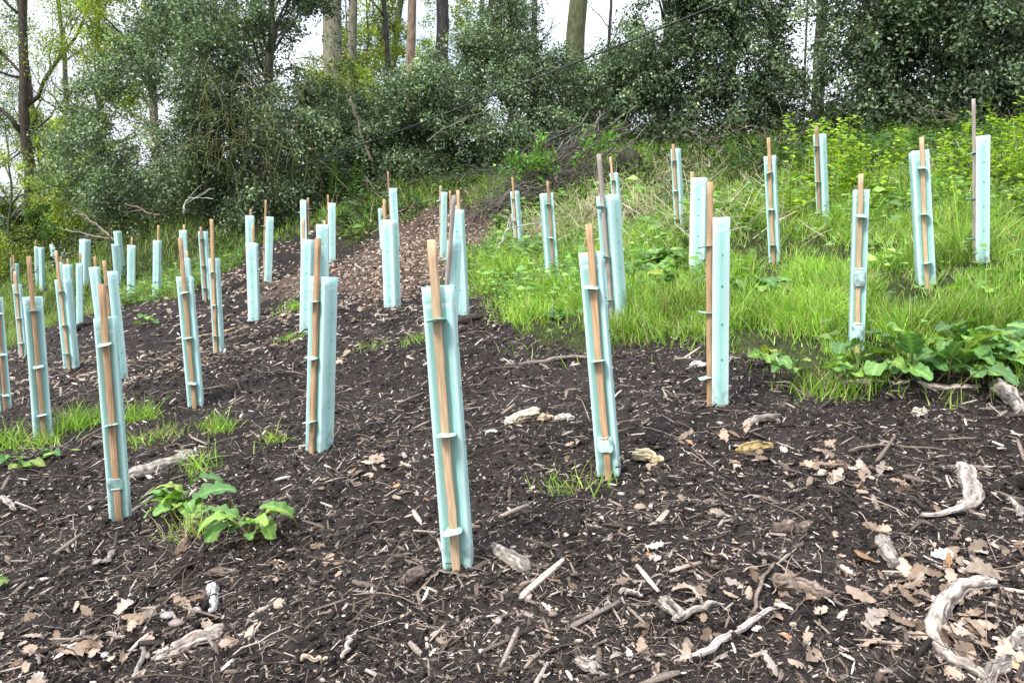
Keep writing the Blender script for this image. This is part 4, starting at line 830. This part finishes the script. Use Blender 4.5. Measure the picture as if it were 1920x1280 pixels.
def stone(px, py, rp, label, seed, c):
    r = np.random.default_rng(seed); p = px2g(px, py); R = rp / F * p[1]; n, m = 10, 6; lp = np.stack([np.linspace(-1, 1, m), np.zeros(m), np.zeros(m)], -1) * R; lp = lp @ rotm(r.random() * 6, 0, 0).T
    V, Q, T = tubeVQ(lp, R * np.sqrt(np.clip(1.05 - np.linspace(-1, 1, m) ** 2, 0.06, 1)) * 0.8, n, jit=0.07, r=r, flat=0.6); A = Acc(); A.add(V, Q, T, np.array(c))
    link("stone", A.mesh("stone", M_STONE, True), None, label, "stone", None, None, p + np.array([0, 0, R * 0.35]))
stone(367, 1148, 13, "pale rounded stone at the upper end of the lower left stone group", 801, (0.36, 0.31, 0.28)); stone(313, 1158, 14, "grey angular stone left of the pale rounded one", 802, (0.26, 0.25, 0.24))
stone(331, 1172, 15, "brownish stone between the grey one and the bark slab", 803, (0.24, 0.19, 0.17)); stone(197, 1230, 10, "small grey pebble at the lower left", 804, (0.30, 0.29, 0.29)); stone(213, 1240, 13, "yellowish pebble touching the small grey pebble", 805, (0.38, 0.33, 0.22))
stone(1164, 928, 8, "small grey stone by the second shelter's stake foot", 806, (0.30, 0.29, 0.28)); stone(935, 1168, 14, "grey stone in bare mulch below the largest shelter", 807, (0.28, 0.24, 0.22)); stone(1350, 795, 7, "small pale stone below the upright shelter", 808, (0.36, 0.33, 0.3))

# ------------------------------------------------------------------ scattered stuff: mulch fragments, leaves, grass, herbs
def view_pts(N, y0, y1, r, power=1.0, margin=0.1):
    u = r.random(N); y = (y0 ** (1 - power) + u * (y1 ** (1 - power) - y0 ** (1 - power))) ** (1 / (1 - power)) if power != 1 else y0 * (y1 / y0) ** u
    x = r.uniform(-1, 1, N) * (0.66 * y + 1.2 + margin * y); return x, y
def chipT(seed):
    r = np.random.default_rng(seed); m, n = 4, 4; V = []
    for i in range(m):
        t = i / (m - 1); hw = 0.5 * (0.45 + 0.55 * math.sin(math.pi * (0.15 + 0.75 * t))) * r.uniform(0.8, 1.2); hz = 0.5 * r.uniform(0.6, 1.1) * (0.5 + 0.5 * math.sin(math.pi * (0.2 + 0.6 * t)))
        ox, oz = r.normal(0, 0.12), r.normal(0, 0.1)
        for a, b in ((-1, -1), (1, -1), (1, 1), (-1, 1)): V.append((ox + a * hw * r.uniform(0.8, 1.1), t - 0.5, oz + b * hz))
    Q = [(i * n + j, i * n + (j + 1) % n, (i + 1) * n + (j + 1) % n, (i + 1) * n + j) for i in range(m - 1) for j in range(n)] + [(3, 2, 1, 0), (12, 13, 14, 15)]
    return np.array(V), np.array(Q)
CHT = [chipT(k) for k in range(5)]
def lay(x, y, dz, r, tilt=0.35):
    N = len(x); nr = gnorm(x, y) + tilt * r.normal(size=(N, 3)); a = r.random(N) * 6.283; d = np.stack([np.cos(a), np.sin(a), np.zeros(N)], -1)
    nr /= np.linalg.norm(nr, axis=1, keepdims=True); d = d - nr * (d * nr).sum(1, keepdims=True); return np.stack([x, y, gfine(x, y) + dz], -1), d, nr
r = np.random.default_rng(900); A = Acc()
def chips(N, y0, y1, power, lmul, cols, probs, asp, dz):
    x, y = view_pts(N, y0, y1, r, power); zb, zl, zt = zones(x, y); dens = 0.35 + 1.1 * (fbm2(x * 1.7, y * 1.7, 3, 71) + 0.5)
    k = (~zb) & (~(zl & (y > 5))) & (r.random(N) < dens); x, y = x[k], y[k]; M = len(x); P, d, nr = lay(x, y, dz, r)
    l = lmul * np.exp(r.normal(0, 0.55, M)) * (0.8 + 0.12 * y); wd = np.clip(l * np.exp(r.normal(0, 0.4, M)) / asp, 0.0009, 0.014); hz = np.clip(wd * r.uniform(0.3, 0.9, M), 0.001, 0.012)
    c = np.array(cols)[r.choice(len(cols), M, p=probs)] * np.exp(r.normal(0, 0.3, (M, 1))); R = frames(d, nr, wd, l, hz); P[:, 2] += hz * 0.4; g = r.integers(0, 5, M)
    for q in range(5): A.scat(*CHT[q], R[g == q], P[g == q], np.clip(c[g == q], 0, 0.7))
CD = [(0.026, 0.020, 0.017), (0.052, 0.040, 0.032), (0.105, 0.080, 0.062), (0.19, 0.15, 0.118), (0.31, 0.255, 0.21), (0.46, 0.40, 0.345)]
chips(245000, 1.35, 7.0, 1.3, 0.0115, CD, [0.30, 0.25, 0.17, 0.12, 0.10, 0.06], 8.0, 0.001)
chips(7000, 1.35, 7.0, 1.2, 0.028, CD, [0.12, 0.2, 0.25, 0.22, 0.14, 0.07], 9.0, 0.003)
chips(26000, 5.0, 13.0, 1.0, 0.022, CD, [0.2, 0.24, 0.2, 0.16, 0.13, 0.07], 4.0, 0.002)
chips(2600, 1.6, 7.0, 1.1, 0.045, CD, [0.10, 0.18, 0.25, 0.24, 0.16, 0.07], 15.0, 0.004)
link("mulch_fragments", A.mesh("mulch", M_CHIP), label="dark shredded wood mulch and pale splinters covering the slope", cat="mulch", kind="stuff")
# crumbs of soil
def crumbT(seed):
    q = np.random.default_rng(seed); V, Q, T = tubeVQ(np.array([(-0.5, 0, 0), (-0.28, 0, 0), (0.05, 0, 0), (0.3, 0, 0), (0.5, 0, 0)]), [0.12, 0.42, 0.5, 0.4, 0.1], 6, jit=0.25, r=q, cap=False); return V, Q
A = Acc(); N = 52000; x, y = view_pts(N, 1.35, 6.5, r, 1.3); zb, zl, zt = zones(x, y); k = ~zb & (fbm2(x * 3, y * 3, 3, 77) + 0.5 > 0.42) & (r.random(N) < 0.8); x, y = x[k], y[k]; P, d, nr = lay(x, y, 0.0, r, 0.6); M = len(x); s = np.minimum(0.0095 * np.exp(r.normal(0, 0.6, M)), 0.022); R = frames(d, nr, s, s * 1.2, s); g = r.integers(0, 4, M)
c = np.array([0.020, 0.016, 0.0145])[None] * np.exp(r.normal(0, 0.35, (M, 1)))
for q in range(4): A.scat(*crumbT(q), R[g == q], P[g == q], c[g == q])
link("soil_crumbs", A.mesh("crumbs", M_SOIL, True), label="loose black crumbs of soil between the mulch", cat="soil", kind="stuff")
# twigs
A = Acc()
def twigT(seed):
    q = np.random.default_rng(seed); p = wobble(np.stack([np.zeros(7), np.linspace(-0.5, 0.5, 7), 0.05 * np.sin(np.linspace(0, 3, 7))], -1), 0.035, q); V, Q, T = tubeVQ(p, np.linspace(0.012, 0.005, 7), 4, cap=False, r=q); return V, Q
for q in range(8):
    N = 560; x, y = view_pts(N, 1.4, 8.0, r, 1.15); zb, zl, zt = zones(x, y); k = ~zb & ~(zl & (y > 5)); x, y = x[k], y[k]; P, d, nr = lay(x, y, 0.008, r, 0.25); M = len(x); s = 0.085 * np.exp(r.normal(0, 0.5, M)) * (0.8 + 0.08 * y)
    c = np.array([(0.10, 0.075, 0.055), (0.26, 0.20, 0.155), (0.42, 0.35, 0.29), (0.05, 0.04, 0.03)])[r.choice(4, M, p=[0.4, 0.28, 0.12, 0.2])]; A.scat(*twigT(q), frames(d, nr, s * 0.8, s, s), P, c)
link("fine_twigs", A.mesh("twigs", M_TWIG, True), label="fine twigs and root hairs strewn over the mulch", cat="twigs", kind="stuff")
# dead leaves
def oakT(seed):
    q = np.random.default_rng(seed); nl, nw = 9, 3; V = []; cu, bn = np.clip(q.normal(0, 1.2), -1.6, 1.6), np.clip(q.normal(0, 0.9), -1.2, 1.2)
    for i in range(nl):
        t = i / (nl - 1); hw = 0.30 * math.sin(math.pi * (0.08 + 0.86 * t)) ** 0.8 * (0.72 + 0.42 * (i % 2)) * (0.7 + 0.55 * t)
        if i == 0: hw = 0.02
        for j in (-1, 0, 1): V.append((j * hw, t - 0.5, 0.10 + bn * 0.28 * (t - 0.5) ** 2 * 2 + abs(j) * hw * cu * 0.55 + q.normal(0, 0.025)))
    V = np.array(V); V[:, 2] -= V[:, 2].min(); Q = [(i * nw + j, i * nw + j + 1, (i + 1) * nw + j + 1, (i + 1) * nw + j) for i in range(nl - 1) for j in range(nw - 1)]; return V, np.array(Q)
OAK = [oakT(k) for k in range(8)]
LC = [(0.32, 0.24, 0.175), (0.40, 0.315, 0.24), (0.23, 0.16, 0.11), (0.14, 0.095, 0.065), (0.34, 0.205, 0.11), (0.45, 0.385, 0.325)]; LP = [0.30, 0.24, 0.20, 0.11, 0.02, 0.13]
A = Acc()
def leaves(x, y, L, rr, dz=0.004, tilt=0.3, dim=1.0):
    M = len(x); P, d, nr = lay(x, y, dz, rr, tilt); l = L * np.clip(np.exp(rr.normal(0, 0.3, M)), 0.5, 1.6); R = frames(d, nr, l * rr.uniform(0.75, 1.15, M), l, l * rr.uniform(0.5, 1.0, M)); c = np.array(LC)[rr.choice(6, M, p=LP)] * dim * np.exp(rr.normal(0, 0.22, (M, 1))); g = rr.integers(0, 8, M)
    for q in range(8): A.scat(*OAK[q], R[g == q], P[g == q], np.clip(c[g == q], 0, 0.75))
N = 1000; x, y = view_pts(N, 1.4, 7.0, r, 1.1); zb, zl, zt = zones(x, y); k = ~zb & ~zl & (fbm2(x * 1.6 + 7, y * 1.6, 3, 83) + 0.5 + 0.10 * x / y > 0.50); leaves(x[k], y[k], 0.026, r)
for px, py, n, s, L in ((1850, 1180, 95, 0.17, 0.052), (1760, 1130, 30, 0.12, 0.046), (1600, 905, 26, 0.09, 0.045), (1330, 1150, 18, 0.14, 0.042), (1210, 940, 10, 0.1, 0.035), (60, 1230, 50, 0.14, 0.042), (180, 1245, 26, 0.16, 0.04), (1870, 1060, 30, 0.16, 0.045), (1370, 1040, 16, 0.14, 0.038),
                        (1700, 1230, 18, 0.12, 0.045), (1470, 1240, 8, 0.15, 0.04), (670, 890, 24, 0.12, 0.035), (690, 880, 14, 0.06, 0.04), (1230, 1260, 10, 0.2, 0.04), (1440, 1130, 8, 0.1, 0.04), (1540, 880, 20, 0.15, 0.04), (1150, 850, 16, 0.15, 0.035), (1320, 830, 16, 0.12, 0.04), (600, 1040, 10, 0.1, 0.035), (400, 1160, 14, 0.2, 0.04)):
    p = px2g(px, py); leaves(p[0] + r.normal(0, s, n), p[1] + r.normal(0, s, n), L, r, 0.008, 0.45)
N = 9000; x, y = view_pts(N, 1.4, 6.5, r, 1.2); zb, zl, zt = zones(x, y); k = ~zb & ~zl; leaves(x[k], y[k], 0.011, r, 0.003, 0.4)
# the litter belt at the top of the mulch
N = 70000; y = r.uniform(4.5, 13, N); x = r.uniform(-4.5, 1, N); zb, zl, zt = zones(x + r.normal(0, 0.3, N), y + r.normal(0, 0.6, N)); k = zt & ~zb & (r.random(N) < 0.55 + 0.9 * fbm2(x * 2, y * 2, 3, 87)); leaves(x[k], y[k], 0.040, r, 0.004, 0.5, 1.0)
N = 5000; y = r.uniform(5, 13, N); x = r.uniform(-6, 1, N); zb, zl, zt = zones(x, y); k = ~zt & ~zb & ~zl & (fbm2(x * 1.2, y * 1.2, 3, 85) > -0.02); leaves(x[k], y[k], 0.05, r, 0.004, 0.5)
link("dead_leaves", A.mesh("dead_leaves", M_DRYLEAF), label="curled brown oak leaves littering the slope", cat="leaf litter", kind="stuff")

# grass
BL = np.array([(-0.5, 0, 0), (0.5, 0, 0), (-0.45, 0.06, 0.35), (0.45, 0.06, 0.35), (-0.32, 0.22, 0.68), (0.32, 0.22, 0.68), (-0.06, 0.48, 0.92), (0.06, 0.48, 0.92)]); BLQ = np.array([(0, 1, 3, 2), (2, 3, 5, 4), (4, 5, 7, 6)])
GC = [(0.22, 0.40, 0.04), (0.28, 0.46, 0.055), (0.17, 0.34, 0.035), (0.36, 0.46, 0.10), (0.12, 0.24, 0.03)]
def blades(acc, x, y, h, r, wid=0.0035, lean=0.5, straw=0.07, z=None, cols=GC):
    M = len(x); zg = gfine(x, y) - 0.01 if z is None else z; a = r.random(M) * 6.283; up = np.stack([lean * r.normal(0, 0.6, M), lean * r.normal(0, 0.6, M), np.ones(M)], -1); up /= np.linalg.norm(up, axis=1, keepdims=True); f = np.stack([np.cos(a), np.sin(a), np.zeros(M)], -1)
    xx = np.cross(f, up); xx /= np.linalg.norm(xx, axis=1, keepdims=True); f = np.cross(up, xx); R = np.stack([xx * (wid * r.uniform(0.7, 1.4, M) * (0.7 + 0.12 * y))[:, None], f * (h * r.uniform(0.3, 1.5, M))[:, None], up * h[:, None]], -1)
    c = np.array(cols)[r.integers(0, len(cols), M)] * np.exp(r.normal(0, 0.22, (M, 1))) * (1 + 0.9 * fbm2(x * 1.9 + 3, y * 1.9, 3, 131))[:, None]; s = r.random(M) < straw; c[s] = np.array([0.42, 0.36, 0.20]) * r.uniform(0.7, 1.2, (s.sum(), 1))
    acc.scat(BL, BLQ, R, np.stack([x, y, zg], -1), c)
r = np.random.default_rng(950); A = Acc()
N = 525000; y = 2.4 * (13.5 / 2.4) ** (r.random(N) ** 0.8); x = r.uniform(-0.4, 1.1, N) * y; zb, zl, zt = zones(x + r.normal(0, 0.09, N), y + r.normal(0, 0.14, N))
tuft = fbm2(x * 3.2, y * 3.2, 3, 91) + 0.5; low = fbm2(x * 0.8, y * 0.8, 2, 95)
upper = np.clip((y - 4.6) / 2.5 + low, 0, 1)
nearD = np.ones(N, bool)
for dx_, dy_, dr_ in DOCKS: nearD &= ((x - dx_) ** 2 + ((y - dy_ + 0.06) * 0.8) ** 2 > dr_ ** 2) | (r.random(N) < 0.12)
k = zb & nearD & (r.random(N) < np.clip((tuft - 0.40) * 3.6, 0.07, 1) * (1 - 0.45 * upper)); x, y, tuft = x[k], y[k], tuft[k]
_e = zones(x, y - 0.40)[0]; blades(A, x, y, (0.06 + 0.19 * np.clip(tuft - 0.3, 0, 0.5) / 0.5 * r.uniform(0.5, 1.2, len(x))) * np.where(_e, 1.0, 0.62), r, lean=0.55)
N = 90000; y = 5 * (34 / 5.0) ** r.random(N); x = -r.uniform(0.25, 0.72, N) * y; zb, zl, zt = zones(x, y); k = zl; x, y = x[k], y[k]
blades(A, x, y, 0.16 * np.exp(r.normal(0, 0.3, len(x))), r, wid=0.004, lean=0.6, cols=[(0.17, 0.27, 0.05), (0.22, 0.31, 0.07), (0.12, 0.22, 0.04)], straw=0.08)
link("bank_grass", A.mesh("grass", M_GRASS), label="bright green grass on the bank and on the far rise", cat="grass", kind="stuff")
# herbs
A = Acc(); N = 135000; y = 3.0 * (13.5 / 3.0) ** (r.random(N) ** 0.7); x = r.uniform(-0.5, 1.1, N) * y; zb, zl, zt = zones(x, y)
pat = fbm2(x * 1.6, y * 1.6, 3, 97) + 0.5; low = fbm2(x * 0.8, y * 0.8, 2, 95); upper = np.clip((y - 4.6) / 2.5 + low, 0.12, 1); k = (zb | zl) & (r.random(N) < (0.55 + 0.45 * (y > 9)) * upper * np.clip((pat - 0.3) * 3, 0.08, 1)); x, y, pat = x[k], y[k], pat[k]; M = len(x)
hgt = 0.22 * r.random(M) * (0.4 + pat); a = r.random(M) * 6.283; d = np.stack([np.cos(a), np.sin(a), r.uniform(-0.3, 0.3, M)], -1); nr = unit(M, r) * 0.6 + np.array([0, -0.25, 1.0]); l = 0.046 * np.exp(r.normal(0, 0.35, M)) * (0.8 + 0.05 * y)
HC = np.array([(0.155, 0.29, 0.065), (0.12, 0.24, 0.055), (0.21, 0.34, 0.08), (0.085, 0.17, 0.045)]); NC = np.array([(0.06, 0.125, 0.035), (0.045, 0.10, 0.03), (0.08, 0.155, 0.04), (0.035, 0.08, 0.025)]); nettle = (y + 1.4 * fbm2(x * 0.9, y * 0.9, 3, 141) > np.where(x > 1.8, 8.8, 12.3)); c = np.where(nettle[:, None], NC[r.integers(0, 4, M)], HC[r.integers(0, 4, M)]) * np.exp(r.normal(0, 0.25, (M, 1))) * np.exp(1.6 * fbm2(x * 1.3, y * 1.3, 3, 99))[:, None]
A.scat(LEAF5, LEAF5Q, frames(d, nr, l * 0.7, l, l), np.stack([x, y, gfine(x, y) + hgt], -1), c)
link("ground_herbs", A.mesh("herbs", M_LEAF), label="low leafy herbs and nettles covering the upper bank", cat="herbs", kind="stuff")
# dark undergrowth along the wood edge
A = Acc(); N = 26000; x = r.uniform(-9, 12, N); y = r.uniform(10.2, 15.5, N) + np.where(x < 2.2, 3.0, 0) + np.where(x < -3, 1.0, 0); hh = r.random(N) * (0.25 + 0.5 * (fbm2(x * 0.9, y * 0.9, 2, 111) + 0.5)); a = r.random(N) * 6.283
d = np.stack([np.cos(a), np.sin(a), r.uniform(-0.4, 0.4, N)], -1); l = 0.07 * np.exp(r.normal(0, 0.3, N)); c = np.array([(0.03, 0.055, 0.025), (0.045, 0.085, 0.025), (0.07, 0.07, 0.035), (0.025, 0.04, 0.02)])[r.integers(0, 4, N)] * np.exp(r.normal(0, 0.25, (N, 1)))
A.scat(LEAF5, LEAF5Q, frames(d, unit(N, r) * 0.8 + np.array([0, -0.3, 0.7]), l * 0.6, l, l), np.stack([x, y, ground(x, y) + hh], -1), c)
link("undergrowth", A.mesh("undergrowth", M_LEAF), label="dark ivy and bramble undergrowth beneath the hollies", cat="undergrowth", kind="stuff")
# dry straw stems
A = Acc()
ST = np.array([(-0.5, 0, 0), (0.5, 0, 0), (-0.5, 0.05, 0.35), (0.5, 0.05, 0.35), (-0.5, 0.2, 0.7), (0.5, 0.2, 0.7), (-0.3, 0.45, 1), (0.3, 0.45, 1)])
for px, py, n, s in ((1080, 425, 430, 0.55), (1210, 405, 360, 0.6), (1300, 365, 220, 0.8), (1020, 440, 260, 0.4), (1330, 430, 160, 0.5), (1150, 360, 170, 0.7), (1400, 330, 70, 0.9), (1260, 320, 120, 0.8), (1380, 420, 50, 0.6), (760, 395, 40, 0.5), (640, 365, 60, 0.4), (740, 352, 60, 0.5), (1850, 330, 60, 0.5)):
    p = px2g(px, py); x = p[0] + r.normal(0, s, n); y = p[1] + r.normal(0, s, n); h = r.uniform(0.1, 0.42, n); up = np.stack([r.normal(0, 0.9, n), r.normal(0, 0.9, n), np.full(n, 0.75)], -1); up /= np.linalg.norm(up, axis=1, keepdims=True); f = unit(n, r); xx = np.cross(f, up); xx /= np.linalg.norm(xx, axis=1, keepdims=True); f = np.cross(up, xx)
    A.scat(ST, BLQ, np.stack([xx * 0.0065, f * (h * 0.5)[:, None], up * h[:, None]], -1), np.stack([x, y, gfine(x, y) + 0.02 + 0.1 * r.random(n)], -1), np.array([(0.5, 0.43, 0.31), (0.6, 0.53, 0.41), (0.36, 0.29, 0.2)])[r.integers(0, 3, n)])
link("dry_stems", A.mesh("dry_stems", M_GRASS), label="pale dry stalks tangled over the upper bank", cat="dry stalks", kind="stuff")
# separate tufts on the mulch
def tuft(px, py, n, rad, h, label, seed, straw=0.08):
    r = np.random.default_rng(seed); p = px2g(px, py); x = r.normal(0, rad, n); y = r.normal(0, rad * 0.8, n); A = Acc(); z = ground(x + p[0], y + p[1]) - p[2] - 0.01; hh = h * np.exp(r.normal(0, 0.25, n))
    blades(A, x + 0.0, y + 0.0, hh, r, wid=0.0035 * (0.7 + 0.12 * p[1]) / 0.7, lean=0.9, straw=straw, z=z); link("grass_tuft", A.mesh("tuft", M_GRASS), None, label, "grass tuft", "grass tufts on the mulch", None, p)
tuft(150, 800, 300, 0.06, 0.12, "bright grass tuft left of the tall front shelter", 1001); tuft(262, 790, 200, 0.06, 0.11, "grass tuft right behind the tall front shelter", 1002); tuft(295, 822, 150, 0.075, 0.08, "yellowish flat grass tuft right of the tall front shelter", 1003, 0.3)
tuft(408, 808, 150, 0.045, 0.09, "small neat grass tuft on mulch left of the broad shelter", 1004); tuft(515, 828, 70, 0.04, 0.07, "tiny sparse grass tuft beside the broad shelter", 1005, 0.3); tuft(372, 880, 70, 0.06, 0.11, "loose grass tuft above the leafy dock", 1006)
tuft(372, 1000, 110, 0.055, 0.09, "yellowing grass tuft between the two dock plants", 1007, 0.3); tuft(1082, 920, 60, 0.06, 0.08, "thin grass sprigs left of the second shelter's stake foot", 1008); tuft(75, 838, 160, 0.06, 0.09, "low grass tuft at the foot of the centred stake shelter", 1009); tuft(8, 835, 140, 0.06, 0.10, "grass tuft at the left edge", 1010)
tuft(553, 580, 160, 0.06, 0.10, "distant grass tuft left of the broad shelter's top", 1011); tuft(548, 636, 130, 0.05, 0.06, "flat grass patch beside the broad shelter's upper edge", 1012); tuft(785, 640, 110, 0.08, 0.07, "flat grass patch left of the largest shelter's upper tie", 1013); tuft(690, 655, 50, 0.07, 0.06, "wispy grass patch right of the broad shelter", 1014)
tuft(1540, 738, 160, 0.07, 0.10, "grass tuft beside the long pale log", 1015, 0.2); tuft(1600, 728, 140, 0.07, 0.10, "grass tuft over the middle of the long pale log", 1016); tuft(920, 372, 260, 0.16, 0.32, "big lush grass clump before the conical holly", 1017); tuft(1800, 470, 120, 0.05, 0.36, "tall upright grass beside the rightmost shelter", 1018)
# dandelions
for k, (px, py) in enumerate(((785, 372), (800, 368), (762, 378), (814, 371), (792, 380), (1504, 344))):
    p = px2g(px, py + 6); root = thing("dandelion", "small yellow dandelion on the green strip before the hollies" if k < 5 else "lone yellow dandelion among weeds on the upper bank", "flower", p, "dandelions below the hollies" if k < 5 else None)
    A = Acc(); V, Q, T = tubeVQ([(0, 0, -0.02), (0, 0, 0.06), (0.01, 0, 0.16)], 0.003, 5); A.add(V, Q, T, (0.12, 0.2, 0.05)); link("stem", A.mesh("flower_stem", M_LEAF), root)
    A = Acc(); n = 16; a = np.arange(n) * 6.283 / n; d = np.stack([np.cos(a), np.sin(a), 0.5 + 0.3 * (np.arange(n) % 2)], -1); A.scat(LEAF5, LEAF5Q, frames(d, np.tile([0, 0, 1.0], (n, 1)), np.full(n, 0.014), np.full(n, 0.026), np.full(n, 0.02)), np.tile([0.01, 0, 0.16], (n, 1)), np.tile([0.75, 0.5, 0.02], (n, 1))); link("head", A.mesh("flower_head", M_LEAF), root)
